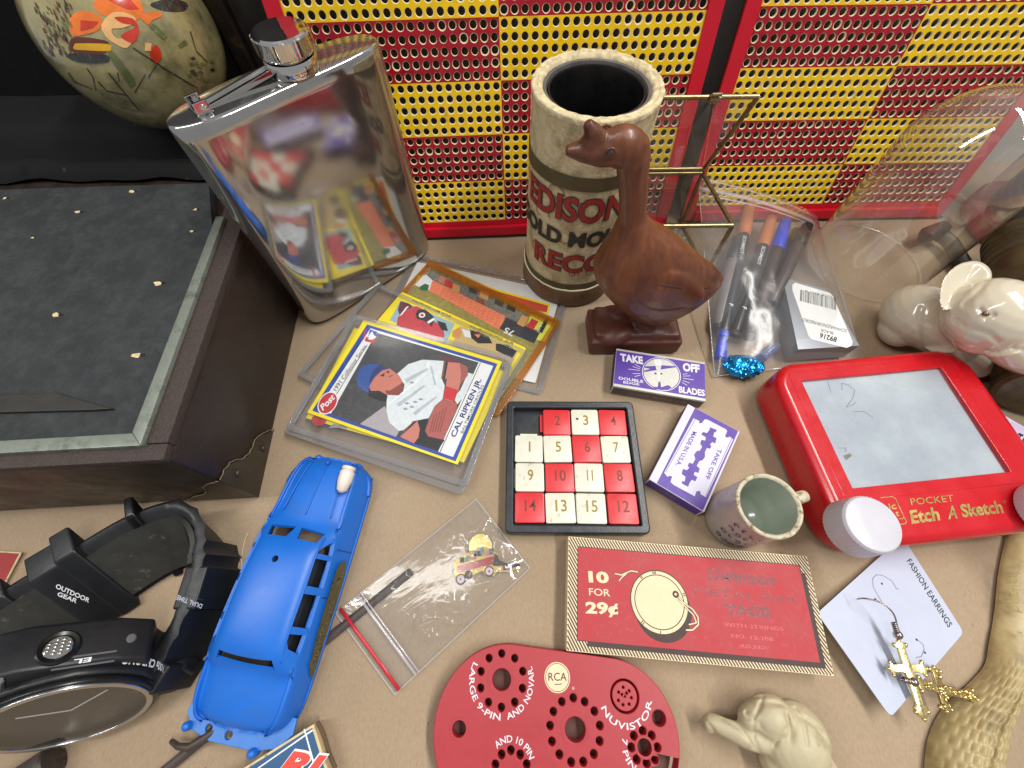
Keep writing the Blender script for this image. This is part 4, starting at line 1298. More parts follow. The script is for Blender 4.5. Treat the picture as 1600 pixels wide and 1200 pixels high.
B('blade_print', [(528, 212), (585, 238), (582, 258), (606, 262), (640, 222), (668, 226), (850, 322), (860, 340), (838, 392), (872, 406), (880, 390), (920, 420), (650, 990), (600, 962), (592, 928), (556, 934), (540, 982), (330, 868), (300, 840), (318, 786), (290, 780), (270, 790), (238, 748)], .10, blade_lil)
B('blade_slot', [(690, 300), (720, 312), (758, 326), (752, 346), (734, 350), (722, 390), (756, 410), (742, 460), (712, 448), (690, 470), (704, 490), (690, 514), (662, 504), (640, 545), (642, 590), (618, 626), (586, 634), (560, 680), (590, 710), (576, 750), (540, 742), (530, 770), (566, 792), (548, 834), (510, 820), (488, 850), (476, 888), (430, 866), (410, 850), (416, 832), (440, 836), (450, 790), (410, 760), (424, 712), (462, 724), (486, 700), (470, 680), (486, 650), (520, 660), (546, 616), (534, 570), (560, 534), (590, 532), (612, 494), (594, 460), (606, 424), (644, 432), (650, 400), (606, 372), (620, 346), (660, 358), (684, 330)], .12, violet)
T.add('lettering', T.text('MADE IN U.S.A.', (522, 340), (350, 674), (566, 352), h + .13, zb, bold=.02), violet)
T.add('lettering', T.text('TAKE OFF', (770, 512), (640, 806), (812, 524), h + .13, zb, bold=.02), violet)
for (a, b) in (((545, 222), (250, 745)), ((905, 412), (645, 980))):
    T.add('blade_rule', band(T.px(*zb(*a), h), T.px(*zb(*b), h), .22, h + .125), blk)
g, tw = text2d('BLADES', bold=.02)
T.add('lettering', ([(-w / 2 + 7 + x / tw * 8.5, -l / 2 - .09, 3.6 + y * 2.0) for x, y, _ in g[0]], g[1]), M('dim_gold_lettering', srgb(140, 120, 110), .6))

T, w, l, h = blade_box('purple blade box corner poking out at the right edge behind the red drawing toy', ((1566, 646), (1640, 690), (1600, 790), (1520, 740)), 6.0, 0, 1)
T.add('top_panel', flat([(-w / 2 + 5, -l / 2 + .3), (w / 2 - .9, -l / 2 + .3), (w / 2 - .9, l / 2 - 1.3), (-w / 2 + 5, l / 2 - 1.3)], h + .05), M('lilac_top', srgb(196, 180, 210), .5))
T.add('lettering', T.text('TAKE OFF', (1586, 690), (1640, 712), (1592, 676), h + .13, bold=.04), blk)

# ================================================================== red drawing toy
redp = M('glossy_red_plastic', srgb(190, 12, 26), 0.27, 0, 0.08, 60, 0.12, coat=.2, dirt=srgb(224, 60, 60), dcut=.74, ds=500, bump=.03, bs=700)
screen = M('silver_grey_screen', srgb(176, 184, 192), .30, .15, .08, 30, .15, dirt=srgb(196, 206, 208), dcut=.60, ds=26, dsoft=.15)
knobw = M('white_knob_plastic', srgb(196, 194, 202), .34, 0, .03, 90, sss=.1)
foil = M('gold_foil_lettering', (0.85, 0.62, 0.22), .25, .9, .15, 300)
EH = 23.0
T = Thing('drawing_toy', 'red plastic pocket drawing toy with grey screen and two white knobs', 'toy', (188.8, 66.5, 0), 5.2)
out = rrect(105, 91, 15, 8)
s0 = [T.px(*p, EH - 1.6) for p in ((1257, 597), (1478, 575), (1560, 740), (1320, 765))]
sx0, sx1 = (s0[0].x + s0[3].x) / 2, (s0[1].x + s0[2].x) / 2
sy0, sy1 = (s0[2].y + s0[3].y) / 2, (s0[0].y + s0[1].y) / 2
scx, scy, sw, sh = (sx0 + sx1) / 2, (sy0 + sy1) / 2, sx1 - sx0, sy1 - sy0
body = plate([out, rrect(sw + 1.0, sh + 1.0, .6, 2, scx, scy)], .3, EH, 4.2, 6)
T.add('body', body, redp, smooth=50)
# the bevel would eat into the window: a flat bezel restores it
bez = plate([rrect(sw + 11, sh + 11, 3, 4, scx, scy), rrect(sw, sh, .5, 2, scx, scy)], EH - 2.6, EH + .12, .35)
T.add('bezel', bez, redp, smooth=40)
T.add('screen', prism(rrect(sw + 1, sh + 1, .3, 1, scx, scy), EH - 2.9, EH - 1.9), screen)
T.add('screen_pane', flat(rrect(sw - .2, sh - .2, .3, 1, scx, scy), EH - 1.2), clear('screen_pane_plastic', (.97, .98, .99), 1.0, .05, haze=.02))
ze = zoomf(1160, 520, 3.334)
for ln in ([(520, 300), (516, 262), (550, 270), (585, 300), (575, 340), (540, 388), (580, 372), (590, 362)], [(575, 412), (630, 408), (680, 442)], [(445, 255), (462, 312)], [(500, 600), (540, 600), (535, 620)]):
    T.add('drawn_line', stroke([T.px(*ze(*p), EH - 1.85) for p in ln], .22, EH - 1.85), M('drawn_grey', srgb(96, 98, 104), .6))
T.add('smudge', flat([T.px(*ze(*p), EH - 1.85) for p in ((525, 640), (560, 628), (572, 640), (540, 664))], EH - 1.84), M('smudge_brown', srgb(120, 116, 104), .7))
kc = T.w(G(1366, 818, 37)); 
k2 = T.w(G(1686, 790, 37))
for sgn, cx_, kc in ((0, kc.x, kc), (1, k2.x, k2)):
    kb = lathe([(.01, EH - .4), (4, EH - .4), (4, EH + 1.6)], 24, cx_, kc.y)
    prof = [(11.4, EH + 1.4), (11.6, EH + 2.2), (11.0, EH + 12.6), (10.4, EH + 13.6), (9.6, EH + 13.9), (.01, EH + 13.4)]
    o = T.add('knob', lathe(prof, 96, cx_, kc.y, lambda a, r, z: ((.16 if int(round(a / (2 * math.pi) * 96)) % 2 else -.05) if r > 10.6 else 0, 0)), knobw, smooth=28)
    T.add('knob_stem', kb, knobw, o)
def gold(s, p0, p1, pt, **k):
    T.add('lettering', T.text(s, p0, p1, pt, EH + .15, zg, **k), foil)
zg = zoomf(1370, 740, 6.957)
gold('POCKET', (375, 342), (842, 300), (358, 268), bold=.004)
gold('Etch', (378, 540), (690, 500), (352, 398), bold=.035)
gold('A', (775, 492), (880, 482), (758, 350), bold=.03, shear=.1)
gold('Sketch', (930, 470), (1380, 420), (895, 335), bold=.035)
T.add('lettering', T.text('®', (1372, 325), (1410, 318), (1366, 292), EH + .15, zg), foil)
for ln in ([(40, 262), (170, 250), (200, 266), (295, 470), (280, 490), (240, 492)], [(250, 552), (310, 545), (322, 520), (296, 476)]):
    T.add('emblem_outline', stroke([T.px(*zg(*p), EH + .15) for p in ln], .35, EH + .15), foil)
gold('ic', (140, 396), (216, 380), (118, 322), bold=.02)
gold('t', (210, 462), (244, 458), (196, 400), bold=.03)

# ================================================================== small stoneware mug
stone = M('glazed_stoneware', srgb(176, 164, 156), 0.34, 0, 0.14, 120, coat=.2, dirt=srgb(140, 122, 110), dcut=.66, ds=200)
stone_rim = M('speckled_rim_glaze', srgb(196, 186, 160), .5, 0, .2, 300, dirt=srgb(126, 106, 70), dcut=.57, ds=420)
stone_in = M('grey_green_glaze', srgb(176, 184, 170), .18, 0, .1, 60, coat=.5)
cobalt = M('cobalt_print', srgb(62, 58, 110), .4, 0, .4, 500)
MX, MY, MR, MH = 105.6, 33.6, 13.4, 34
T = Thing('stoneware_mug', 'tiny grey stoneware mug with blue print beside the red drawing toy', 'mug', (MX, MY, 0))
T.add('wall', open_lathe([(12.2, .3), (13.2, 1.2), (13.6, 3), (13.5, 12), (13.2, 24), (13.2, MH - 1.4)], 64), stone, smooth=60)
T.add('rim', open_lathe([(13.2, MH - 1.6), (13.5, MH - .7), (13.1, MH + .1), (12.2, MH + .2), (11.5, MH - .8)], 64, 0, 0, lambda a, r, z: (.12 * noise.noise(Vector((math.cos(a) * 5, math.sin(a) * 5, z))), .14 * noise.noise(Vector((math.cos(a) * 4, math.sin(a) * 4, z + 5))))), stone_rim, smooth=180)
T.add('inside', open_lathe([(11.5, MH - .8), (11.7, 20), (11.5, 6), (9.5, 3.6), (3, 3.0), (.01, 3.0)], 64), stone_in, smooth=180)
T.add('glaze_lump', remesh([ball((-6.5, -4, 4.5), (4, 3.2, 3.4)), ball((-3.5, -6, 4), (3.2, 2.6, 2.4)), ball((-2.5, -3, 4), (1.4, 1.4, 1.6))], .5, 3), stone_in, smooth=180)
hp = smooth_path([(12.6, 3.0, MH - 4), (17.5, 4.2, MH - 3.6), (20.0, 4.8, MH - 9), (19.4, 4.6, MH - 17), (16, 3.8, MH - 23), (12.6, 3.0, MH - 25)], 5)
T.add('handle', tube(hp, 2.5, 14, flat_k=.8), stone_rim, smooth=180)
def mug_map(u, v):
    a = R(205) + u / 13.5
    return (13.72 * math.cos(a), 13.72 * math.sin(a), 17 + v)
rm_ = random.Random(4)
for k in range(16):
    cu_, cv_ = 1.5 + (k % 4) * 3.6 + rm_.uniform(-.5, .5), 9.5 - (k // 4) * 6.2 + rm_.uniform(-.8, .8)
    ra_, rb_, ph_ = rm_.uniform(.9, 1.7), rm_.uniform(1.2, 2.3), rm_.uniform(0, 6)
    pts = [(cu_ + ra_ * math.cos(ph_ + t * .55) * (1 - t * .03), cv_ + rb_ * math.sin(ph_ + t * .55) * (1 - t * .04)) for t in range(rm_.randint(6, 12))]
    g = []
    for a, b in zip(pts[:-1], pts[1:]):
        d = Vector((b[0] - a[0], b[1] - a[1])).normalized() * rm_.uniform(.18, .42)
        g.append(([mug_map(a[0] - d.y, a[1] + d.x), mug_map(a[0] + d.y, a[1] - d.x), mug_map(b[0] + d.y, b[1] - d.x), mug_map(b[0] - d.y, b[1] + d.x)], [(0, 1, 2, 3)]))
    T.add('printed_scroll', join(*g), cobalt)

# ================================================================== red tag box
cream_i = M('cream_box_print', srgb(224, 206, 168), .6, 0, .08, 160, dirt=srgb(180, 154, 112), dcut=.70, ds=200)
tagred = M('faded_red_print', srgb(172, 38, 46), .55, 0, .10, 90, dirt=srgb(184, 66, 72), dcut=.64, ds=500, dsoft=.1)
dkbr = M('dark_brown_print', srgb(64, 42, 36), .6, 0, .2, 300)
fade = M('rubbed_dark_lettering', srgb(116, 52, 54), .5, 0, .3, 500, dirt=srgb(190, 50, 60), dcut=.58, ds=900, dsoft=.06)
fade2 = M('rubbed_pink_lettering', srgb(206, 96, 100), .5, 0, .2, 500, dirt=srgb(192, 40, 50), dcut=.56, ds=900, dsoft=.06)
TH = 9.5
q = [G(*p, TH) for p in ((889, 838), (1261, 869), (1304, 1057), (884, 1017))]
d = (q[1] - q[0]) + (q[2] - q[3])
c = (q[0] + q[1] + q[2] + q[3]) / 4
w, l = ((q[1] - q[0]).length + (q[2] - q[3]).length) / 2, ((q[3] - q[0]).length + (q[2] - q[1]).length) / 2
T = Thing('tag_box', 'flat red cardboard box of tags with striped cream border', 'box', (c.x, c.y, 0), math.degrees(math.atan2(d.y, d.x)))
T.add('carton', box(-w / 2, w / 2, -l / 2, l / 2, .1, TH, .35), cream_i, smooth=40)
# diagonal stripes of the border, clipped to the border ring
iw, il = w - 9.0, l - 8.4
st = []
k = -w / 2 - l
while k < w / 2 + l:
    # stripe line: x = k + (l/2 - y) ; runs down to the right
    def seg(y0, y1, xa, xb):
        pts = []
        for yy in (y1, y0):
            pts.append((k + (l / 2 - yy) * .62, yy))
        (xA, yA), (xB, yB) = pts
        t0, t1 = 0, 1
        dx = xB - xA
        lo, hi = (xa - xA) / dx, (xb - xA) / dx
        t0, t1 = max(0, lo), min(1, hi)
        if t1 - t0 > .02:
            st.append(band((xA + dx * t0, yA + (yB - yA) * t0), (xA + dx * t1, yA + (yB - yA) * t1), .52, TH + .05))
    e_ = .3
    seg(il / 2, l / 2 - e_, -w / 2 + e_, w / 2 - e_)
    seg(-l / 2 + e_, -il / 2, -w / 2 + e_, w / 2 - e_)
    seg(-il / 2, il / 2, -w / 2 + e_, -iw / 2)
    seg(-il / 2, il / 2, iw / 2, w / 2 - e_)
    k += 1.28
T.add('striped_border', join(*st), dkbr)
T.add('shadow_print', flat([(-iw / 2 + 4, -il / 2 - 1.9), (iw / 2 + 1.9, -il / 2 - 1.9), (iw / 2 + 1.9, il / 2 - 3), (-iw / 2 + 4, il / 2 - 3)], TH + .07), dkbr)
T.add('red_panel', flat([(-iw / 2 - .3, -il / 2 - .3), (iw / 2 + .3, -il / 2 - .3), (iw / 2 + .3, il / 2 + .3), (-iw / 2 - .3, il / 2 + .3)], TH + .075), dkbr)
T.add('red_panel', flat([(-iw / 2, -il / 2), (iw / 2, -il / 2), (iw / 2, il / 2), (-iw / 2, il / 2)], TH + .09), tagred)
zt = zoomf(860, 820, 3.333)
X = lambda s, a, b, t_, m_, **kk: T.add('lettering', T.text(s, a, b, t_, TH + .12, zt, **kk), m_)
X('10', (200, 296), (306, 302), (196, 240), cream_i, bold=.045)
X('FOR', (202, 366), (312, 372), (200, 328), cream_i, bold=.008)
X('29¢', (184, 458), (356, 464), (182, 400), cream_i, bold=.04)
X('Dennison', (820, 285), (1175, 318), (816, 222), fade, bold=.03, shear=.15)
X('METAL RIM', (752, 362), (1278, 412), (746, 322), fade)
X('TAGS', (912, 464), (1152, 484), (904, 408), fade, bold=.05)
X('WITH STRINGS', (905, 528), (1215, 552), (902, 508), fade2)
X('NO. 12-208', (945, 586), (1160, 606), (942, 566), fade2)
X('(ROUND)', (985, 640), (1130, 650), (982, 620), fade2)
a, ax, ay = T.px(*zt(567, 400), TH), T.px(*zt(720, 414), TH), T.px(*zt(556, 236), TH)
r_ = ((ax - a).length + (ay - a).length) / 2
T.add('tag_picture', flat(circ(a.x + 1.2, a.y - 3.0, r_ * .97, 40), TH + .11), dkbr)
T.add('tag_picture', flat(circ(a.x, a.y, r_, 40), TH + .125), dkbr)
T.add('tag_picture', flat(circ(a.x, a.y, r_ * .965, 40), TH + .135), cream_i)
T.add('tag_picture', flat(circ(a.x, a.y, r_ * .855, 40), TH + .145), dkbr)
T.add('tag_picture', flat(circ(a.x, a.y, r_ * .825, 40), TH + .155), cream_i)
hp_ = T.px(*zt(652, 362), TH)
T.add('tag_picture', plate([circ(hp_.x, hp_.y, 1.4, 14), circ(hp_.x, hp_.y, .6, 10)], TH + .16, TH + .2), dkbr)
for ln, m_, ww in (([(655, 362), (690, 405), (740, 440), (768, 480), (770, 520), (740, 548), (705, 548)], cream_i, .55), ([(660, 385), (700, 425), (745, 470), (760, 510), (720, 520)], cream_i, .5), ([(455, 246), (420, 240), (390, 252), (370, 262), (335, 254)], cream_i, .5), ([(395, 254), (370, 275), (358, 292)], cream_i, .5)):
    P_ = [T.px(*zt(*p), TH) for p in ln]
    T.add('string_picture', stroke([(p.x, p.y) for p in P_], ww + .35, TH + .165), dkbr)
    T.add('string_picture', stroke([(p.x, p.y) for p in P_], ww, TH + .185), m_)
for k in range(10):
    an = R([100, 97, 94, 130, 127, 20, 16, 230, 226, 268][k])
    T.add('rim_shading', band((a.x + r_ * .87 * math.cos(an), a.y + r_ * .87 * math.sin(an)), (a.x + r_ * .955 * math.cos(an), a.y + r_ * .955 * math.sin(an)), .35, TH + .16), dkbr)
# ================================================================== glass dome
T_dome = clear('dome_glass', (0.93, 0.92, 0.90), 1.3, .015, haze=.06, hazecol=(.85, .82, .78), base=.05, power=3.6)
DX, DY, DR = 235.0, 197.5, 34.0
prof = [(DR - .6, .4), (DR + .9, .2), (DR + 1.1, 1.0), (DR + .4, 2.0), (DR, 2.4), (DR, 40), (DR - .1, 68)]
for k in range(1, 17):
    a = R(90 * k / 16)
    prof.append((max(.01, DR * math.cos(a)), 68 + 36 * math.sin(a)))
single('glass_dome', 'clear glass dome standing before the right perforated panel', 'dome', open_lathe(prof, 96), T_dome, (DX, DY, 0), smooth=180)

# ================================================================== ivory white elephant
ivory = M('glossy_cream_ceramic', srgb(208, 198, 176), .12, 0, .05, 40, .05, coat=.8, sss=.15, dirt=srgb(206, 186, 150), dcut=.68, ds=40, dsoft=.12)
T = Thing('ceramic_elephant', 'glossy cream ceramic elephant lying behind the red drawing toy', 'figurine', (252, 138, 0))
def E_(px, py, z): return G(px, py, z)
hd = E_(1548, 492, 44)
parts = [ball(E_(1436, 494, 17), (17, 19, 16.5), (0, 0, 25)),           # rump
         ball(E_(1490, 508, 23), (19, 16, 19)),                        # chest
         ball(E_(1404, 514, 9), (9.5, 11, 9.5)),                      # haunch
         ball(hd, (18.5, 18, 17.5)),                                   # head
         ball(E_(1535, 520, 37), (12, 11, 11)),                        # cheek
         tube(smooth_path([E_(1570, 530, 40), E_(1592, 552, 34), E_(1625, 565, 30), E_(1660, 545, 36)], 4), [10 - .28 * k for k in range(13)], 16),
         tube([E_(1478, 525, 24), E_(1500, 548, 14), E_(1530, 570, 7)], [10, 9, 9], 16),   # fore leg
         tube([E_(1500, 520, 24), E_(1536, 545, 14), E_(1560, 568, 7.5)], [9, 8, 8], 16),
         ball(E_(1512, 548, 17), (4, 6.5, 4), (0, 0, -40))]
# ear: a thick dished flap standing out from the head
ear = []
ec = E_(1483, 468, 46)
et = [E_(*p, z) for p, z in (((1469, 460), 46), ((1476, 432), 49), ((1500, 412), 51), ((1532, 410), 52), ((1550, 430), 52), ((1535, 458), 50), ((1500, 474), 46), ((1474, 484), 43))]
cen_ = sum(et, Vector()) / len(et)
sp = smooth_path(et, 4, True)
nrm = Vector((-.78, -.58, .22)).normalized()
V = [tuple(p + nrm * 2.6) for p in sp] + [tuple(p - nrm * 2.6) for p in sp] + [tuple(cen_ - nrm * 6.5), tuple(cen_ - nrm * 11)]
n = len(sp)
F = [(i, (i + 1) % n, 2 * n) for i in range(n)] + [((i + 1) % n + n, i + n, 2 * n + 1) for i in range(n)] + [(i, i + n, (i + 1) % n + n, (i + 1) % n) for i in range(n)]
parts.append((V, F))
eg = remesh(parts, .7, 7, .5)
lo = min(p[2] for p in eg[0])
eg = ([(p[0], p[1], max(p[2], .25)) for p in eg[0]], eg[1])
eg = carve(eg, [[(1495, 500), (1510, 512), (1528, 516), (1546, 521), (1565, 540), (1600, 548)], [(1440, 482), (1434, 505), (1438, 540)], [(1548, 432), (1532, 452), (1506, 476)], [(1532, 484), (1540, 496), (1552, 492)]], 4.5, .8)
addw(T, 'body', eg, ivory, smooth=180)
addw(T, 'eye', ball(E_(1541, 490, 52.5), (1.7, 1.3, 1.1)), M('brown_eye_paint', srgb(96, 60, 40), .2, 0, .3, coat=.6), smooth=180)
for p in ((1530, 574), (1546, 583)):
    addw(T, 'toenail', ball(E_(*p, 8.5), (2.6, 1.7, 1.8), (0, 0, -25)), M('brown_toenail_glaze', srgb(84, 56, 40), .2, 0, .3, coat=.6), smooth=180)

# ================================================================== bronze jar lying behind the elephant
bronze = M('dull_bronze', srgb(98, 88, 66), .40, .55, .3, 60, .2, dirt=srgb(58, 50, 38), dcut=.58, ds=50, dsoft=.12)
a, b = Vector((271, 88, 22.3)), Vector((318, 196, 22.3))
ax = (b - a)
rot = ax.to_track_quat('Z', 'Y').to_matrix().to_4x4()
pr = [(.01, 0), (20, 0), (22, 1.5), (22, 4), (20.5, 5.5), (21.5, 8), (21.8, 40), (21.5, 80), (20, 88), (18, 92)]
for k in range(5):
    pr += [(18.2, 93.5 + k * 4), (19.6, 94.8 + k * 4), (19.6, 96 + k * 4), (18.2, 97 + k * 4)]
pr += [(17.6, 116), (.01, 116)]
o = single('bronze_jar', 'dull bronze threaded jar lying on its side behind the cream elephant', 'jar', lathe(pr, 64), bronze, smooth=35)
o.matrix_world = Matrix.Translation(a * S) @ rot

# ================================================================== black pipe-like handle seen through the dome
T = Thing('black_mallet', 'short black mallet lying on the paper beyond the dome', 'mallet', (284, 200, 0))
blkr = M('dull_black_rubber', srgb(44, 40, 38), .55, 0, .2, 90)
addw(T, 'head', tube([G(1446, 372, 9), G(1450, 366, 9.4), G(1472, 358, 9.4), G(1478, 362, 9)], [4.0, 5.2, 5.2, 4.0], 18), blkr, smooth=40)
addw(T, 'handle', tube(smooth_path([G(1468, 366, 8), G(1482, 376, 7), G(1493, 392, 6), G(1508, 418, 5)], 4), 4.2, 14), blkr, smooth=60)

# ================================================================== red based jar at the right edge
T = Thing('red_based_jar', 'clear jar with red lettered base cut off by the right edge', 'jar', (352, 228, 0))
T.add('base_band', open_lathe([(33.5, .2), (34, .6), (34, 11), (33, 12), (10, 12)], 72), M('deep_red_label', srgb(150, 18, 36), .35), smooth=40)
T.add('glass_wall', open_lathe([(32, 12), (32, 48), (28, 54)], 72), clear('jar_glass', (.9, .88, .9), 1.1, .03, haze=.06), smooth=60)
T.add('dark_contents', lathe([(.01, 12.4), (25, 12.4), (25, 45), (.01, 46)], 40), blackwax, smooth=50)
a0 = math.atan2(-20, -26)
T.add('lettering', bend_text('SHAKER', lambda u, v: (34.15 * math.cos(a0 - .02 + u / 34), 34.15 * math.sin(a0 - .02 + u / 34), 2.8 + v), 6, 34, bold=.012, shear=.15, sub=4), white_p)

# ================================================================== zip bag with pens
film = clear('thin_bag_film', (0.97, 0.975, 0.98), 1.0, .16, haze=.05, hazecol=(.75, .76, .8), bump=.08, bs=30, base=-.015)
film_zip = clear('zip_strip_plastic', (0.95, 0.95, 0.97), 1.0, .12, haze=.30, hazecol=(.86, .84, .88))
def bilerp(c, u, v):
    return c[0] * (1 - u) * (1 - v) + c[1] * u * (1 - v) + c[2] * u * v + c[3] * (1 - u) * v
def sheet(c, nu, nv, hfn):
    V, F = [], []
    for j in range(nv + 1):
        for i in range(nu + 1):
            u, v = i / nu, j / nv
            p = bilerp(c, u, v)
            d = hfn(u, v, p)
            V.append((p.x + d[0], p.y + d[1], p.z + d[2]))
    for j in range(nv):
        for i in range(nu):
            a = j * (nu + 1) + i
            F.append((a, a + 1, a + nu + 2, a + nu + 1))
    return V, F
bc = [G(1116, 588, 1.0), G(1346, 560, 1.0), G(1274, 338, 7), G(1090, 276, 33)]     # bottom left, bottom right, top right, top left
def up_h(u, v, p):
    k = math.sin(math.pi * min(1, max(0, u))) ** .5 * math.sin(math.pi * min(1, v * .94 + .03)) ** .45
    n = noise.noise(Vector((p.x / 16, p.y / 22, 1.7))) + .5 * noise.noise(Vector((p.x / 6, p.y / 9, 4)))
    ed = 14.5 * k * (1.25 - .45 * v)
    return (0, 0, ed + n * .8 * k + .5)
T = Thing('pen_bag', 'clear zip bag full of dark pens leaning against the brass box', 'plastic bag', (160, 160, 0))
addw(T, 'front_film', sheet(bc, 60, 60, up_h), film, smooth=180)
addw(T, 'back_film', sheet(bc, 20, 20, lambda u, v, p: (0, 0, .1)), film, smooth=180)
zt0, zt1 = bc[3], bc[2]
for k, (f0, wd, m_) in enumerate(((.985, .9, film_zip), (.93, 2.0, film_zip), (.895, .8, film_zip))):
    pa_, pb_ = bilerp(bc, 0.0, f0), bilerp(bc, 1.0, f0)
    pts = [pa_.lerp(pb_, t / 10) + Vector((0, 0, .8 + 3.0 * math.sin(math.pi * t / 10))) for t in range(11)]
    addw(T, 'zip_strip', tube(pts, wd, 8, flat_k=.25), m_, smooth=180)
def seam(T_, pts, r=.35):
    addw(T_, 'side_seam', tube(pts, r, 6), film_zip, smooth=180)
seam(T, [bc[0].lerp(bc[3], t / 8) + Vector((0, 0, .4)) for t in range(9)])
seam(T, [bc[1].lerp(bc[2], t / 8) + Vector((0, 0, .4)) for t in range(9)])
seam(T, [bc[0], bc[1]])
# pens inside
penb = M('black_pen_barrel', srgb(34, 32, 34), .35, 0, .2, 90)
penbr = M('dark_brown_pen_barrel', srgb(66, 54, 50), .4, 0, .3, 90)
p_or = M('orange_cap_plastic', srgb(196, 112, 62), .4, 0, .1)
p_bl = M('blue_cap_plastic', srgb(52, 72, 200), .35, 0, .1)
pens = [((1172, 318), (1130, 520), 5.5, penb, p_or, p_bl, 'black pen with orange cap and blue tip, leftmost in the bag', 1),
        ((1206, 340), (1148, 520), 6, penb, p_or, penbr, 'black pen with orange cap beside the blue capped one', 1),
        ((1228, 345), (1172, 522), 8.5, penbr, p_bl, penbr, 'dark brown pen with blue cap in the bag', 0),
        ((1245, 360), (1192, 512), 4.5, penbr, penbr, penbr, 'dark brown capless pen right of the blue capped one', 0),
        ((1262, 352), (1206, 470), 11, penbr, penb, penbr, 'dark pen resting highest, rightmost in the bag', 0),
        ((1152, 372), (1122, 510), 4.2, M('grey_pen_barrel', srgb(120, 112, 110), .35), penb, penb, 'grey barrelled pen at the left edge of the bag', 0)]
for (pt, pb_, z, m1, m2, m3, lab, tx) in pens:
    A, B = G(*pt, z + 5), G(*pb_, z)
    d = B - A
    T = Thing('pen', lab, 'pen', tuple(B), group='pens in the zip bag')
    P_ = lambda t: A + d * t
    addw(T, 'barrel', tube([P_(.28), P_(.30), P_(.6), P_(.97), P_(.995)], [3.6, 3.9, 3.9, 3.6, 3.0], 18), m1, smooth=50)
    addw(T, 'cap', tube([P_(0), P_(.01), P_(.15), P_(.27), P_(.285)], [2.2, 3.3, 4.0, 4.2, 3.8], 18), m2, smooth=50)
    addw(T, 'tip', tube([P_(.996), P_(1.0), P_(1.03), P_(1.035)], [2.9, 3.3, 3.1, 2.0], 18), m3, smooth=50)
    if tx:
        # white lettering along the barrel
        g, tw = text2d('SCHMIDT', bold=.01)
        up = Vector((0, 0, 1)); dn = d.normalized(); sd = dn.cross(up).normalized(); up = sd.cross(dn)
        addw(T, 'lettering', ([tuple(P_(.32) + dn * (x / tw * 16) + sd * (1.2 - y * 2.2) + up * 4.0) for x, y, _ in g[0]], g[1]), wht)
        g, tw = text2d('F', bold=.02)
        addw(T, 'lettering', ([tuple(P_(.83) + dn * (x / tw * 1.6) + sd * (1.2 - y * 2.4) + up * 4.0) for x, y, _ in g[0]], g[1]), wht)
# ink cartridge box
silv = M('silver_grey_carton', srgb(146, 150, 156), .4, .25, .08, 60)
CH = 14.0
q = [G(*p, CH) for p in ((1223, 433), (1292, 452), (1343, 540), (1247, 546))]
poly = [(p.x, p.y) for p in q]
cq = sum(q, Vector()) / 4
T = Thing('cartridge_box', 'silver grey carton with white barcode label inside the zip bag', 'small box', (cq.x, cq.y, .6))
dx = ((q[1] - q[0]) + (q[2] - q[3])).normalized()
T2 = T
T.add('carton', prism([tuple(T.w((p.x, p.y, 0)))[:2] for p in q], .6, CH - .6, .4), silv, smooth=40)
zb2 = zoomf(1090, 300, 3.869)
lz = CH - .55
T.add('label', T.poly([(590, 548), (800, 610), (815, 625), (938, 905), (930, 930), (900, 942), (690, 890), (670, 870), (572, 590), (574, 560)], lz, zb2), white_card)
bx = []
ua, ub, va = T.px(*zb2(836, 645), lz), T.px(*zb2(622, 590), lz), T.px(*zb2(836, 715), lz)
tt = 0
rr_ = random.Random(5)
while tt < 1:
    wdt = rr_.choice((.008, .014, .022))
    a1, a2 = ua.lerp(ub, tt), ua.lerp(ub, min(1, tt + wdt))
    dv = va - ua
    bx.append(flat([a1, a2, a2 + dv, a1 + dv], lz + .04))
    tt += wdt + rr_.choice((.010, .016, .024))
T.add('barcode', join(*bx), blk)
T.add('lettering', T.text('7 3228 8921 6', (838, 636), (650, 592), (840, 648), lz + .04, zb2), blk)
T.add('lettering', T.text('SCHWARZ/NOIR/NEGRO', (905, 832), (638, 762), (900, 852), lz + .04, zb2, bold=.006), blk)
T.add('lettering', T.text('BLACK', (820, 846), (745, 826), (818, 864), lz + .04, zb2, bold=.01), blk)
T.add('lettering', T.text('89216', (845, 880), (742, 852), (838, 910), lz + .04, zb2, bold=.03), blk)
# blue foil sweet
foilb = M('blue_foil', (0.02, 0.30, 0.80), .16, .85, .35, 200, .1, bump=.8, bs=260)
g = remesh([ball((0, 0, 5), (10, 7, 4.6)), ball((6, 2, 4.5), (7, 6, 4))], .7, 1)
g = ([(p[0] + 1.2 * noise.noise(Vector(p) / 2.6), p[1] + 1.2 * noise.noise(Vector(p) / 2.6 + Vector((5, 0, 0))), max(.7, p[2] + 1.3 * noise.noise(Vector(p) / 2.2))) for p in g[0]], g[1])
cqz = G(1157, 573, 5)
single('foil_sweet', 'crumpled bright blue foil sweet at the bottom of the zip bag', 'sweet', g, foilb, (cqz.x, cqz.y, .4), -12)
for k, (x, y) in enumerate(((1126, 562), (1188, 560))):
    c = G(x, y, 4)
    single('ink_cartridge', ['loose blue ink cartridge left of the foil sweet in the bag', 'loose clear blue ink cartridge right of the foil sweet in the bag'][k], 'ink cartridge', tube([(0, 0, 0), (0, 3, 0), (1, 13, 1.5)], [3.2, 3.4, 2.6], 14), p_bl if k == 0 else clear('blue_clear_plastic', (.6, .66, .9), 1, .05, haze=.2, hazecol=(.4, .45, .7)), (c.x, c.y, 4.2), -10 - 40 * k, smooth=50)

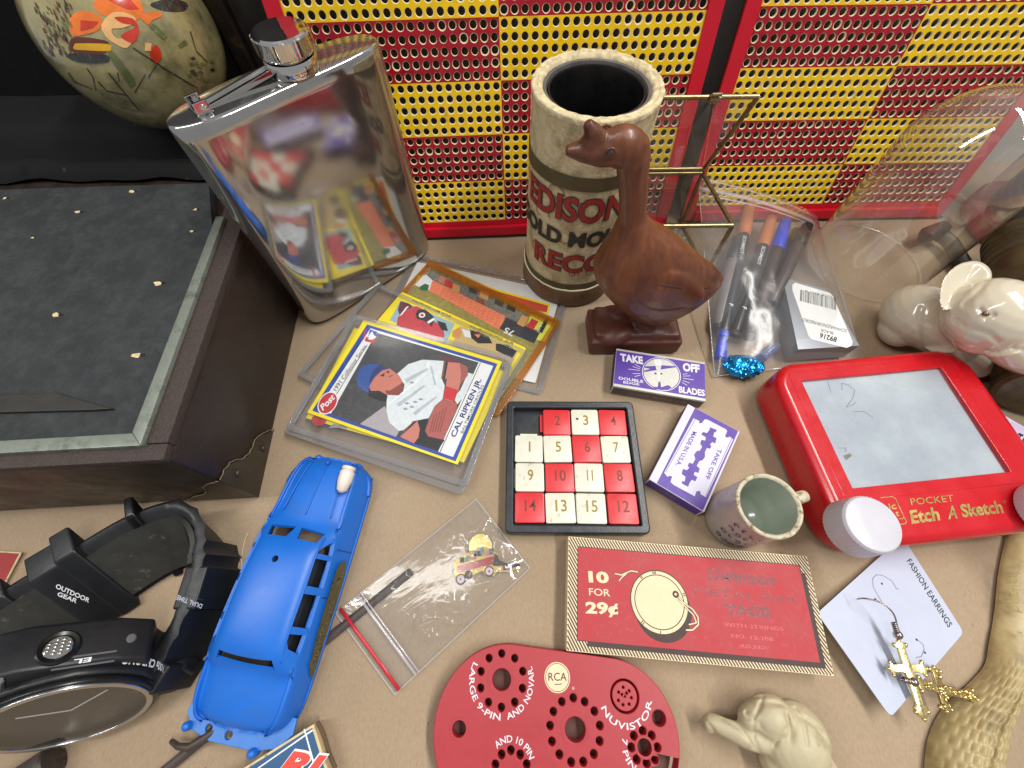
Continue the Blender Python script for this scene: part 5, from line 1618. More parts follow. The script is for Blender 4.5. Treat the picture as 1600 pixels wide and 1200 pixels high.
# ================================================================== earring card
lil = M('pale_blue_plastic_card', srgb(186, 192, 210), .4, 0, .03, 60)
q = [G(*p, 4) for p in ((1410, 838), (1506, 988), (1392, 1121), (1277, 958))]
cq = sum(q, Vector()) / 4
T = Thing('earring_card', 'pale blue earring display card lying corner up beside the red tag box', 'card', (cq.x, cq.y, 3.0), 0, (-5, 3.0, 0))
qq = [T.px(*p, .4) for p in ((1410, 838), (1506, 988), (1392, 1121), (1277, 958))]
out = []
for i in range(4):
    a, b, c = qq[i - 1], qq[i], qq[(i + 1) % 4]
    for t in range(4):
        s_ = t / 3
        p0_, p1_ = b + (a - b).normalized() * 2.2, b + (c - b).normalized() * 2.2
        out.append(tuple((p0_ * (1 - s_) ** 2 + b * 2 * s_ * (1 - s_) + p1_ * s_ ** 2).xy))
T.add('card_stock', prism(out, 0, .4), lil)
ze2 = zoomf(1280, 840, 4.138)
T.add('lettering', T.text('FASHION EARRINGS', (566, 152), (836, 584), (594, 132), .46, ze2, bold=.008), blk)
slot = M('punched_slot', srgb(120, 124, 146), .6)
for ln in ([(410, 425), (350, 320), (345, 265), (370, 240), (410, 244)], [(410, 244), (470, 280), (500, 330), (515, 330)], [(635, 660), (670, 690), (680, 720), (660, 770), (625, 775)]):
    T.add('hanger_slot', stroke([T.px(*ze2(*p), .45) for p in ln], .3, .45), slot)
for p in ((406, 298), (363, 398), (684, 744), (630, 660)):
    a = T.px(*ze2(*p), .45)
    T.add('pin_hole', flat(circ(a.x, a.y, .45, 10), .46), blk)
gold_m = M('bright_gold', (0.72, 0.57, 0.26), .26, 1.0, .15, 200, .15, bump=.15, bs=900)
silver_m = M('dark_silver_wire', (0.42, 0.36, 0.33), .22, 1.0, .2, 200)
def cross(scale, label, loc_px, lift, rz, tilt, wire):
    o = G(*loc_px, lift)
    T = Thing('cross_earring', label, 'earring', tuple(o), rz, tilt, group='cross earrings')
    s = scale
    pts = []
    arms = [(0, 11.0), (90, 8.2), (180, 19.0), (270, 8.2)]
    for an, ln in arms:
        a = R(90 - an)
        d, n_ = Vector((math.cos(a), math.sin(a))), Vector((math.sin(a), -math.cos(a)))
        for (f, wd) in ((.22, -1.75), (.72, -1.6), (.78, -3.1), (.88, -2.2), (.94, -2.0), (1.0, 0), (.94, 2.0), (.88, 2.2), (.78, 3.1), (.72, 1.6), (.22, 1.75)):
            pts.append(tuple((d * ln * f + n_ * wd) * s))
    T.add('cross_body', prism(pts, 0, 1.4 * s, .35), gold_m, smooth=30)
    bl = []
    for an, ln in arms:
        a = R(90 - an)
        d, n_ = Vector((math.cos(a), math.sin(a))), Vector((math.sin(a), -math.cos(a)))
        for q_ in (Vector((d * ln * 1.0)), d * ln * .86 + n_ * 2.6, d * ln * .86 - n_ * 2.6):
            bl.append(ball((q_.x * s, q_.y * s, .7 * s), .95 * s, nu=10, nv=6))
    T.add('beaded_tips', join(*bl), gold_m, smooth=180)
    if not wire:
        rg2 = random.Random(8)
        orn = [ball((rg2.uniform(-1.4, 1.4) * s, rg2.uniform(-17, 9) * s, 1.5 * s), rg2.uniform(.6, 1.1) * s, nu=8, nv=6) for _ in range(26)] + [ball((rg2.uniform(-7, 7) * s, rg2.uniform(-1.4, 1.4) * s, 1.5 * s), rg2.uniform(.6, 1.1) * s, nu=8, nv=6) for _ in range(14)]
        T.add('filigree', join(*orn), gold_m, smooth=180)
    T.add('bead', ball((0, 13.6 * s, 1.5), 1.7, nu=14, nv=8), silver_m, smooth=180)
    T.add('wire_coil', tube([(math.cos(k) * .9, (15 + k * .12) * s, 1.5 + math.sin(k) * .9) for k in [j * .7 for j in range(46)]], .28, 6), silver_m, smooth=180)
    if wire:
        T.add('ear_wire', tube(smooth_path([(0, 15 * s, 1.6), (.5, 20 * s, 2.4), (-1, 24 * s, 3.6), (-4, 27.5 * s, 3.4), (-8, 29 * s, 1.0), (-9, 28.5 * s, -2.5)], 5), .32, 8), silver_m, smooth=180)
    return T
cross(.86, 'flat backed gold cross earring hanging on the pale blue card', (1416, 1044), 9.0, 0, (4, -4, 0), True)
cross(.88, 'ornate gold cross earring lying face up beside the horn', (1466, 1076), 6.5, 78, (8, 6, 0), False)

# ================================================================== carved bone animal
bone = M('dull_bone', srgb(186, 174, 142), .5, 0, .15, 60, dirt=srgb(128, 112, 78), dcut=.62, ds=70, dsoft=.1, bump=.25, bs=160)
T = Thing('bone_carving', 'small dull bone animal carving with curled trunk near the bottom edge', 'figurine', (100, -46, 0))
g = remesh([ball((104, -47.5, 10), (12, 13, 9.5), (0, 0, -25)), ball((96, -40, 12), (8.5, 7.5, 7.5)), ball((90, -39.5, 11.5), (6.5, 4.2, 5.4), (0, 12, 30)), ball((108, -58, 8), (10, 10, 8)),
            tube(smooth_path([(94, -47, 9), (87, -46.5, 10), (80, -44, 9), (75.5, -42.5, 7), (74.5, -45, 4.5)], 4), [5, 4.8, 4.6, 4.3, 4, 3.8, 3.6, 3.4, 3.2, 3.1, 3.0, 3.0, 3.0, 2.9, 2.8, 2.6, 2.2], 14),
            ball((98, -54, 7), (7, 6, 6.5))], .6, 4)
gr = [[Vector((92, -36, 16)), Vector((100, -35, 18)), Vector((110, -42, 18)), Vector((114, -52, 14))], [Vector((96, -34.5, 14)), Vector((100, -40, 19.5)), Vector((98, -50, 16))], [Vector((86, -38, 15)), Vector((92, -43, 16)), Vector((100, -46, 17))]]
o2 = []
for p in g[0]:
    v = Vector(p); dmin = 9
    for ln in gr:
        for a, b in zip(ln[:-1], ln[1:]):
            t = max(0, min(1, (v - a).dot(b - a) / (b - a).length_squared)); dmin = min(dmin, (v - a - (b - a) * t).length)
    v.z -= 1.5 * math.exp(-(dmin / 1.0) ** 2)
    o2.append((v.x, v.y, max(.2, v.z)))
zk = zoomf(1080, 820, 3.077)
kl = [[zk(*p) for p in ln] for ln in ([(205, 905), (215, 870), (270, 832), (345, 826), (330, 885), (292, 935), (212, 918)], [(345, 830), (302, 930), (300, 1030), (340, 1110)], [(430, 838), (462, 900), (470, 962), (400, 1060)], [(500, 880), (545, 960), (560, 1060)], [(150, 930), (240, 985), (330, 1100)], [(85, 960), (110, 990)])]
addw(T, 'body', carve((o2, g[1]), kl, 2.6, .8), bone, smooth=180)

# ================================================================== cream horn / scaled sheath
def scale_mat():
    m = M('cream_scaled_horn', srgb(186, 166, 118), .45, 0, .14, 60, dirt=srgb(124, 106, 70), dcut=.54, ds=60, dsoft=.14)
    return m
hornm = scale_mat()
T = Thing('scaled_horn', 'cream horn with raised scale pattern at the lower right edge', 'horn', (205, -15, 0))
Lp = [(1574, 836), (1562, 895), (1556, 955), (1547, 1008), (1540, 1040), (1512, 1072), (1476, 1106), (1455, 1145), (1447, 1190), (1446, 1250)]
Rp = [(1680, 820), (1668, 890), (1650, 950), (1630, 1010), (1608, 1056), (1590, 1100), (1572, 1140), (1562, 1180), (1556, 1215), (1552, 1262)]
Ls, Rs = smooth_path([G(*p, 1.0) for p in Lp], 16), smooth_path([G(*p, 1.0) for p in Rp], 16)
V, F = [], []
n = 90
rows_ = len(Ls)
for i in range(rows_):
    t = i / (rows_ - 1)
    crown = 6 + 5 * min(1, max(0, (t - .3) * 2.2))
    for k in range(n + 1):
        s_ = k / n
        p = Ls[i].lerp(Rs[i], s_)
        z = crown * max(0, math.sin(math.pi * s_)) ** .55
        if t > .36:
            q1_, q2_ = i * .46, s_ * 34
            am = min(1, (t - .36) * 5)
            row_ = int(q1_ / math.pi)
            z += am * .75 * (abs(math.sin(q1_)) ** .5 * abs(math.sin(q2_ + 1.57 * (row_ % 2))) ** .5 - .5) * min(1, z / 3)
            z -= am * 1.3 * math.exp(-((s_ - .62 + .25 * (t - .5)) / .018) ** 2)
        V.append((p.x, p.y, .3 + z))
for i in range(rows_ - 1):
    for k in range(n):
        a = i * (n + 1) + k
        F.append((a, a + 1, a + n + 2, a + n + 1))
addw(T, 'body', (V, F), hornm, smooth=60)
for (s, p0_, p1_, pt_) in (('Thailand', (1578, 880), (1582, 958), (1594, 880)), ('E', (1590, 986), (1590, 996), (1598, 986))):
    zz_ = 7.6
    q_ = [G(*p, zz_) for p in (p0_, p1_, pt_)]
    addw(T, 'lettering', text_on(s, *[(p.x, p.y) for p in q_], zz_, bold=.0, shear=.2), M('faint_olive_ink', srgb(146, 128, 70), .6, 0, .3, 600))
single('dark_plush', 'black fuzzy lump at the bottom right corner beside the horn', 'plush', remesh([ball((0, 0, 7), (12, 16, 7)), ball((4, 12, 8), (9, 10, 7.5))], .8, 2), M('black_plush', srgb(26, 26, 30), .95, 0, .4, 300, bump=1, bs=900), (226, -44, 0), smooth=180)

# ================================================================== red tube socket gauge
gaug = M('matte_red_plastic', srgb(168, 46, 54), .45, 0, .08, 60, .15, dirt=srgb(160, 40, 46), dcut=.64, ds=60, dsoft=.12, bump=.05, bs=500)
gaud = M('hole_dark_red', srgb(92, 18, 26), .6)
GH = 8.0
T = Thing('pin_gauge', 'red plastic oval plate with rings of pin holes and white lettering', 'gauge', (16, -48, 0))
def W2(p): q_ = T.w((p[0], p[1], 0)); return (q_.x, q_.y)
cA, rA, cB, rB = Vector((-3.5, -44.0)), 27.8, Vector((36.5, -46.5)), 25.2
outl = []
for i in range(72):
    a = 2 * math.pi * i / 72
    d = Vector((math.cos(a), math.sin(a)))
    pA, pB = cA + d * rA, cB + d * rB
    outl.append(tuple(pA if d.dot(pA) > d.dot(pB) else pB))
outl = [W2(p) for p in outl]
zr = zoomf(660, 980, 3.636)
def rp(x, y): 
    q_ = T.px(*zr(x, y), GH); return (q_.x, q_.y)
loops = [outl]
small = [(378, 176), (450, 150), (524, 177), (332, 252), (570, 251), (330, 346), (568, 348), (374, 428), (524, 427), (448, 456)]
small += [(792, 424), (857, 402), (922, 424), (744, 480), (977, 478), (725, 560), (1008, 560), (736, 650), (1007, 648), (778, 724), (974, 722), (845, 768), (914, 766)]
small += [(449, 724), (502, 700), (555, 725), (414, 782), (592, 781)]
small += [(1202, 618), (1252, 590), (1303, 616), (1188, 684), (1336, 684), (1218, 752), (1322, 752), (1275, 775)]
for p in small:
    c = rp(*p); loops.append(circ(*c, 1.42, 12))
for (x, y, r_) in ((450, 298, 3.7), (869, 582, 3.9), (1262, 682, 3.0)):
    loops.append(circ(*rp(x, y), r_, 24))
loops.append(circ(*rp(1345, 518), 2.6, 18)); loops.append(circ(*rp(208, 578), 2.6, 18))
rc = rp(1150, 392)
loops.append(circ(*rc, 5.6, 32))
T.add('plate', plate(loops, 2.0, GH, .35, 2), gaug, smooth=35)
T.add('underside', prism([(p[0] * .97, p[1] * .97) for p in outl], .2, 1.9), M('dark_underside', srgb(96, 66, 58), .8))
nine = [circ(rc[0] + dx_, rc[1] + dy_, .5, 8) for dx_, dy_ in ((0, 0), (-.2, 2.8), (2, 1.6), (2.6, -.6), (1.4, -2.6), (-1.0, -2.8), (-2.6, -1.4), (-2.2, 1.2), (.9, .9), (-.9, .4))]
T.add('round_insert', plate([circ(*rc, 4.9, 32)] + nine, 3, GH - .2, .3), gaug, smooth=35)
for (x, y) in ((450, 298), (869, 582), (208, 578), (1262, 682)):
    c = rp(x, y)
    r_ = 5.6 if x in (450, 869) else 3.6 if x == 208 else 3.6
    T.add('raised_collar', plate([circ(*c, r_, 28), circ(*c, r_ - .9, 28)], GH - .1, GH + .12, .05, 1), gaug)
def arc_text(s, cpx, r_, a0, a1, h, flip=False, bold=.012):
    c = rp(*cpx)
    g, tw = text2d(s, bold=bold)
    def fn(x, y):
        a = R(a0 + (a1 - a0) * x / tw)
        rr = r_ + (y * h if not flip else -y * h)
        return (c[0] + rr * math.cos(a), c[1] + rr * math.sin(a), GH + .05)
    T.add('lettering', ([fn(x, y) for x, y, _ in g[0]], g[1]), white_p)
arc_text('LARGE 9-PIN', (450, 298), 12.9, 152, 268, 2.2, True)
arc_text('AND NOVAR.', (450, 298), 12.9, 280, 380, 2.2, True)
arc_text('AND 10 PIN', (500, 800), 7.4, 132, 18, 2.2)
arc_text('NUVISTOR', (1150, 392), 10.4, 200, 352, 2.2, True)
arc_text('7 PIN', (1262, 682), 8.4, 160, 235, 2.0, True)
c = rp(766, 285)
T.add('round_emblem', flat(circ(*c, 5.15, 36), GH + .05), cream_i)
T.add('round_emblem', plate([circ(*c, 4.75, 36), circ(*c, 4.55, 36)], GH + .06, GH + .09), gaud)
T.add('lettering', T.text('RCA', (716, 304), (820, 304), (716, 256), GH + .1, zr, bold=.004), gaud)
T.add('lettering', T.text('~', (752, 334), (792, 330), (752, 312), GH + .1, zr, bold=.04), gaud)
T.add('lettering', T.text('®', (850, 356), (864, 356), (850, 338), GH + .06, zr), white_p)

# ================================================================== small zip bag with wagon pin
film2 = clear('small_bag_film', (0.965, 0.965, 0.96), 1.0, .075, haze=.05, hazecol=(.8, .8, .8), bump=.10, bs=24, base=-.015)
bc = [G(525, 958, .5), G(617, 1085, .5), G(828, 888, .5), G(744, 780, .5)]
def crinkle(u, v, p):
    e = min(1, 6 * min(u, 1 - u)) * min(1, 6 * (1 - v)) * (min(1, 7 * max(0, v - .17)))
    n1 = abs(noise.noise(Vector((p.x / 13, p.y / 9, 2.2))))
    n2 = abs(noise.noise(Vector((p.x / 5.5 + p.y / 14, p.y / 7, 7.7))))
    n3 = noise.noise(Vector((p.x / 30, p.y / 30, 1)))
    n4 = abs(noise.noise(Vector((p.x / 17 - p.y / 11, p.y / 26 + p.x / 30, 3.3))))
    cr_ = (1 - n1) ** 6 * 2.0 + (1 - n2) ** 9 * 1.3 + (1 - n4) ** 12 * 1.6
    return (0, 0, .35 + e * (2.2 + cr_ + .9 * n3))
T = Thing('small_zip_bag', 'small crinkled clear zip bag with red closure line beside the blue car', 'plastic bag', (-20, 5, 0))
addw(T, 'front_film', sheet(bc, 70, 130, crinkle), film2, smooth=180)
addw(T, 'back_film', sheet(bc, 6, 6, lambda u, v, p: (0, 0, -.15)), film2)
def zipline(f0, w_, m_, z):
    a, b = bilerp(bc, 0, f0), bilerp(bc, 1, f0)
    a.z = b.z = z
    addw(T, 'zip_strip', tube([a, a.lerp(b, .33), a.lerp(b, .66), b], w_, 8, flat_k=.3, up=(0, 0, 1)), m_, smooth=180)
zipline(.035, .75, M('red_zip_line', srgb(196, 40, 56), .35), 1.9)
zipline(.145, .6, film_zip, 2.0)
zipline(.165, .35, film_zip, 2.0)
for (i0, i1) in ((0, 3), (1, 2), (2, 3), (0, 1)):
    addw(T, 'side_seam', tube([bc[i0] + Vector((0, 0, .25)), bc[i0].lerp(bc[i1], .5) + Vector((0, 0, .3)), bc[i1] + Vector((0, 0, .25))], .22, 6), film_zip)
T = Thing('wagon_pin', 'tiny enamel pin of a red loaded wagon inside the small bag', 'pin', tuple(G(755, 880, .5)))
zp = zoomf(680, 820, 10)
PH = 1.0
def PP(nm, pts, z0, z1, m_):
    q_ = [T.px(*zp(*p), z1) for p in pts]
    return T.add(nm, prism([(p.x, p.y) for p in q_], z0, z1), m_)
goldp = M('pin_gold', (.34, .26, .11), .3, 1, .1)
dkp = M('pin_dark_enamel', srgb(46, 42, 50), .3, 0, .3)
redp2 = M('pin_red_enamel', srgb(150, 34, 40), .25, 0, .15, coat=.5)
PP('backing', [(290, 580), (480, 450), (720, 330), (900, 380), (990, 470), (1000, 560), (1180, 640), (1340, 600), (1340, 650), (1180, 740), (960, 740), (920, 800), (780, 800), (740, 720), (500, 830), (440, 930), (320, 900), (300, 780)], .2, .8, goldp)
PP('wagon_box', [(330, 740), (350, 640), (900, 490), (930, 500), (910, 610), (860, 630), (350, 745)], .8, 1.2, redp2)
for k, (x, y) in enumerate(((420, 550), (500, 520), (560, 500), (610, 490), (690, 440), (730, 400), (770, 440), (830, 430), (880, 410), (640, 440), (560, 440))):
    PP('load', [(x - 34, y - 30), (x + 30, y - 44), (x + 36, y + 44), (x - 28, y + 56)], .8, 1.1 + .02 * (k % 3), [dkp, M('pin_teal', srgb(90, 120, 130), .3), M('pin_tan', srgb(170, 130, 80), .3), M('pin_pink', srgb(160, 110, 120), .3)][k % 4])
PP('shaft', [(920, 450), (980, 480), (1000, 560), (1180, 620), (1330, 610), (1330, 640), (1180, 680), (1100, 640), (960, 640), (900, 640)], .8, 1.15, dkp)
PP('team', [(1060, 640), (1170, 640), (1180, 700), (1060, 710)], .8, 1.2, M('pin_maroon', srgb(90, 40, 54), .3))
for (x, y, r_) in ((398, 850, 2.3), (842, 726, 2.2), (520, 780, 1.8)):
    c = T.px(*zp(x, y), 1.2)
    wh = T.add('wheel', prism(circ(c.x, c.y, r_, 20), .6, 1.2), dkp)
    T.add('wheel_disc', prism(circ(c.x, c.y, r_ * .76, 20), 1.2, 1.32), M('pin_pale_pink', srgb(190, 170, 180), .3) if r_ > 2 else dkp, wh)
    T.add('wheel_hub', prism(circ(c.x, c.y, r_ * .22, 12), 1.32, 1.42), redp2, wh)
c = T.px(*zp(705, 330), .6)
T.add('clutch_disc', prism(circ(c.x, c.y, 5.4, 30), .1, .6), M('pale_gold_disc', (.55, .46, .18), .22, 1, .1), smooth=40)
# ================================================================== blue toy car
carb = M('soft_blue_plastic', srgb(24, 104, 200), .40, 0, .06, 50, .12, sss=.0, dirt=srgb(46, 100, 180), dcut=.66, ds=60, dsoft=.12, bump=.04, bs=600)
T = Thing('toy_car', 'blue plastic toy sedan shell with open windows beside the watch', 'toy car', (-98.0, 9.7, 0), -10.15)
def stn(y, wb, ws, zb, P4, P5, P6, P7, z8, zbot=1.2):
    return (y, [(wb, zbot), (wb, 5), (ws, zb - 3.2), (ws - 1.0, zb - .6), (ws - 2.6, zb), P4, P5, P6, P7, (0, z8)])
hood = lambda z, w=1: ((17.0 * w, z - 2.4), (15.2 * w, z - 1.8), (11 * w, z - .3), (5 * w, z + .5), z + 1.0)
def H(y, wb, ws, zb, z, w=1):
    a = hood(z, w)
    return stn(y, wb, ws, zb, a[0], a[1], a[2], a[3], a[4])
def Cb(y, wb, ws, zb, w1, w2, zr, zm=None):
    zm = zm or zr - 3.2
    return stn(y, wb, ws, zb, (w1 + .9, zb + .2), (w1, zb + 1.2), (w2, zm), (w2 - 3.4, zr - .9), zr)
ST = [H(-52.5, 14, 13.5, 9, 9.5, .8), H(-51, 18.6, 17.2, 12.6, 12.2, .9), H(-46, 21.2, 19.0, 14.4, 14.2, .95), H(-38, 21.6, 19.4, 15.0, 15.4, .98), H(-34, 21.7, 19.4, 15.2, 16.2, .98),
      Cb(-32, 21.7, 19.4, 15.2, 17.8, 15.2, 18.8, 17.8), Cb(-27.5, 21.7, 19.4, 15.0, 18.3, 14.2, 23.8), Cb(-21, 21.7, 19.4, 15.0, 18.6, 14.5, 25.0), Cb(-8, 21.7, 19.4, 15.0, 18.6, 14.6, 25.6), Cb(4, 21.6, 19.2, 15.0, 18.4, 14.4, 25.4),
      Cb(11.5, 21.5, 19.0, 15.0, 18.0, 14.0, 24.2), Cb(15.5, 21.4, 18.6, 15.1, 17.4, 14.8, 21.4, 19.0), Cb(21, 21.3, 18.2, 15.3, 16.2, 13.8, 17.6, 17.0), H(24, 21.2, 17.8, 15.5, 15.9, .92), H(34, 21.0, 17.2, 15.4, 15.6, .88), H(44, 20.6, 16.8, 14.6, 14.8, .86), H(50, 18.6, 15.8, 13.0, 13.2, .8), H(53, 13.5, 12.5, 9.4, 9.7, .7)]
V, F = [], []
n = 19
for (y, pr) in ST:
    row = [(x, y, z) for x, z in pr] + [(-x, y, z) for x, z in pr[-2::-1]]
    V += row
for j in range(len(ST) - 1):
    for i in range(n - 1):
        a = j * n + i
        F.append((a, a + 1, a + n + 1, a + n))
F.append(tuple(range(n))); F.append(tuple(range((len(ST) - 1) * n, len(ST) * n))[::-1])
V2 = V
F = [t[::-1] for t in F]
cutters = []
def quad_cut(pts, d):
    p = [Vector(q) for q in pts]; d = Vector(d)
    v = [tuple(q - d) for q in p] + [tuple(q + d) for q in p]
    m_ = len(p)
    f = [tuple(range(m_))[::-1], tuple(range(m_, 2 * m_))] + [(i, (i + 1) % m_, m_ + (i + 1) % m_, m_ + i) for i in range(m_)]
    g = (v, f)
    bm = bmesh.new()
    vs = [bm.verts.new(q) for q in v]
    for t in f: bm.faces.new([vs[i] for i in t])
    bmesh.ops.recalc_face_normals(bm, faces=bm.faces[:])
    return bmg(bm)
for side in (1, -1):
    for ys in (((12.0, 16.3), (10.9, 16.3), (10.9, 21.4), (12.6, 20.4), (15.5, 17.8), (16.4, 16.3)), ((8.9, 16.2), (-1.8, 16.0), (-1.4, 22.0), (8.9, 21.8)), ((-4.4, 16.2), (-16.4, 16.0), (-16.0, 22.0), (-4.4, 22.1)), ((-18.6, 16.4), (-25.4, 16.4), (-23.6, 20.4), (-21, 21.6), (-18.6, 21.8))):
        cutters.append(quad_cut([(side * 15.5, y, z) for y, z in ys], (8.5 * side, 0, 0)))
for side in (1, -1):
    cutters.append(quad_cut([(side * 1.2, 19.8, 17.9), (side * 12.4, 18.6, 17.4), (side * 11.0, 14.9, 20.9), (side * 2.6, 15.4, 21.8)], (0, 2.2, 3.2)))
cutters.append(quad_cut([(-12.2, -31.4, 18.4), (12.2, -31.4, 18.4), (10.8, -28.6, 22.0), (-10.8, -28.6, 22.0)], (0, -2.4, 2.0)))
cutters.append(quad_cut([(-1.5 + 1.35 * math.cos(k * .5236), 6 + 1.35 * math.sin(k * .5236), 24) for k in range(12)], (0, 0, 3)))
def pre(o):
    sb = o.modifiers.new('ss', 'SUBSURF'); sb.levels = 2; sb.render_levels = 2
    so = o.modifiers.new('so', 'SOLIDIFY'); so.thickness = 1.3; so.offset = -1
try:
    cg = cut((V2, F), join(*cutters), pre)
except Exception as ex:
    cg = (V2, F)
body = T.add('body_shell', cg, carb, smooth=32)
T.add('cabin_shade_plate', prism([(-18, -30), (18, -30), (18, 9), (-18, 9)], 1.6, 2.4), M('cabin_shade_dark', srgb(26, 30, 40), .8))  # added dark plate, makes the hollow cabin look shaded below the windows
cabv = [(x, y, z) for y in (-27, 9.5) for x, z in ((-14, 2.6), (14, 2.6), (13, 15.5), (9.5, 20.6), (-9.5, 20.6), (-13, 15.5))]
T.add('cabin_shade_block', (cabv, [(0, 1, 2, 3, 4, 5), (11, 10, 9, 8, 7, 6)] + [(i, i + 6, (i + 1) % 6 + 6, (i + 1) % 6) for i in range(6)]), M('cabin_shade_dark', srgb(26, 30, 40), .8))  # added solid block, its dark colour stands for shade behind the windows
# front and rear bumpers, overriders, crease lines
def ring_path(yc, rx, ry, z, a0, a1, k=16):
    return [(rx * math.sin(R(a0 + (a1 - a0) * i / k)), yc + ry * math.cos(R(a0 + (a1 - a0) * i / k)), z) for i in range(k + 1)]
T.add('front_bumper', tube([(20.6, 40, 5)] + ring_path(43.5, 19.6, 10.4, 5.4, 84, -84) + [(-20.6, 40, 5)], 1.25, 10), carb, smooth=60)
T.add('rear_apron', plate([[(-21.5, -47), (21.5, -47), (22, -52), (17.5, -57), (9, -59.2), (-9, -59.2), (-17.5, -57), (-22, -52)], circ(-2.5, -56.2, 1.5, 14), circ(-11, -55.6, 1.4, 14)], 4.6, 6.2, .3), M('translucent_blue_apron', srgb(66, 122, 196), .4), smooth=40)
for (x, y) in ((-9, 53.6), (12, 52.6), (9.5, -59.4), (-19, -56)):
    T.add('overrider', tube([(x, y, 4), (x, y, 8), (x, y, 9)], [1.6, 1.6, .9], 12), carb, smooth=60)
for ln in ([(0, 52.2, 11.6), (0, 50, 14.2), (0, 44, 15.75), (0, 34, 16.6), (0, 25.5, 16.95)], [(-8.6, 50, 13.2), (-9.6, 44, 14.5), (-10.6, 34, 15.5), (-11.4, 26, 16.1)], [(8.6, 50, 13.2), (9.6, 44, 14.5), (10.6, 34, 15.5), (11.4, 26, 16.1)]):
    T.add('crease_line', tube(smooth_path(ln, 4), .32, 6), carb, smooth=180)
for sd in (-1, 1):
    T.add('drip_rail', tube(smooth_path([(sd * 13.4, 17.2, 18.4), (sd * 13.3, 12, 21.3), (sd * 13.7, 4, 22.2), (sd * 13.9, -8, 22.4), (sd * 13.8, -21, 21.8), (sd * 13.8, -28.6, 19.6)], 4), .38, 6), carb, smooth=180)
T.add('hood_stud', ball((0, 50.4, 14.6), .9, nu=12, nv=8), carb, smooth=180)
T.add('side_crease', tube([(19.2, 49, 3.4), (20.9, 40, 3.6), (21.7, 0, 3.6), (21.7, -40, 3.6), (20.4, -48.5, 3.4)], .5, 6), carb, smooth=180)
T.add('door_line', tube([(19.0, -5, 14.7), (19.7, -5, 11.4), (21.5, -5, 5)], .22, 6), M('blue_shut_line', srgb(24, 74, 150), .5))
T.add('door_line', tube([(18.7, 14, 14.7), (19.3, 14, 11.4), (21.4, 14, 5)], .22, 6), M('blue_shut_line', srgb(24, 74, 150), .5))
# remains of a printed side label
lab = []
top = [(9, 11.4), (6, 12.6), (0, 12.4), (-6, 12.0), (-12, 11.8), (-18, 11.2), (-24, 10.4), (-30, 9.0), (-33, 7.0)]
bot = [(10.5, 8.2), (6, 5.6), (0, 5.0), (-6, 4.8), (-12, 5), (-18, 4.8), (-24, 4.6), (-30, 4.6), (-34.5, 4.6)]
sidex = lambda z: 22.1 - max(0, z - 5) * .24
Vl = [(sidex(z), y, z) for y, z in top] + [(sidex(z), y, z) for y, z in bot]
Fl = [(i, i + 1, len(top) + i + 1, len(top) + i) for i in range(len(top) - 1)]
T.add('side_label', (Vl, Fl), M('worn_olive_label', srgb(92, 84, 54), .7, 0, .4, 300, dirt=srgb(54, 50, 40), dcut=.55, ds=300))
g, tw = text2d('DIAMOND CAB', bold=.03)
T.add('lettering', ([(sidex(6.4 + y * 3.6) + .12, -30 + x / tw * 36, 6.4 + y * 3.6) for x, y, _ in g[0]], g[1]), M('faded_label_lettering', srgb(108, 97, 60), .7, 0, .4, 600, dirt=srgb(84, 76, 50), dcut=.5, ds=700))
# white bullet lamp stuck on the right fender
wl_ = M('yellowed_white_plastic', srgb(222, 212, 200), .45, 0, .08)
lt = T.w(G(541, 745, 18)); 
T.add('bullet_lamp', tube([(lt.x - .3, lt.y - 7.2, 17.0), (lt.x - .2, lt.y - 6, 17.4), (lt.x, lt.y - 2, 18.0), (lt.x, lt.y + 2.2, 18.2), (lt.x, lt.y + 2.6, 18.2), (lt.x, lt.y + 3.2, 18.2), (lt.x, lt.y + 3.4, 18.3), (lt.x, lt.y + 4.6, 18.3)], [1.0, 2.4, 3.3, 3.4, 2.8, 2.8, 3.2, 3.0], 18), wl_, smooth=50)

# ================================================================== iron rod under the car and bag
iron = M('dull_dark_iron', srgb(78, 68, 64), .5, .35, .3, 90, dirt=srgb(50, 42, 40), dcut=.58, ds=120)
T = Thing('iron_rod', 'dark iron rod lying under the blue car and small bag', 'rod', (-90, -20, 0))
ra, rb = Vector((-146, -66, .9)), Vector((-47, 12, .9))
addw(T, 'shaft', tube([ra, ra.lerp(rb, .3), ra.lerp(rb, .6), rb], 1.9, 10, flat_k=.4), iron, smooth=50)
addw(T, 'hooked_end', tube([G(268, 1158, 3), G(278, 1166, 6), G(296, 1168, 6), G(322, 1152, 5), G(350, 1132, 4)], [.9, 1.1, 1.5, 1.9, 1.8], 10), iron, smooth=50)

# ================================================================== worn blue box with red lettering, bottom edge
bkb = M('worn_blue_print', srgb(44, 84, 124), .55, 0, .15, 120, dirt=srgb(176, 160, 130), dcut=.73, ds=200)
crm = M('worn_cream_board', srgb(206, 186, 146), .7, 0, .2, 200, dirt=srgb(120, 96, 66), dcut=.62, ds=300)
q = [G(*p, 7) for p in ((380, 1200), (490, 1131), (513, 1205))]
dd_ = (q[1] - q[0]).normalized()
T = Thing('blue_box', 'worn blue box with big red lettering cut off by the bottom edge', 'box', (-92, -62, 0))
pl = [q[1], q[1] - dd_ * 44, q[1] - dd_ * 44 + (q[2] - q[1]).normalized() * 40, q[1] + (q[2] - q[1]).normalized() * 40]
addw(T, 'carton', prism([(p.x, p.y) for p in pl], .2, 6.9, .5), crm, smooth=40)
cn = sum(pl, Vector()) / 4
addw(T, 'blue_face', flat([(p + (cn - p).normalized() * 1.3).xy for p in pl], 7.0), bkb)
zbk = zoomf(360, 1100, 4.706)
T.add('white_rule', T.poly([(185, 480), (200, 480), (610, 195), (600, 188)], 7.05, zbk), wht)
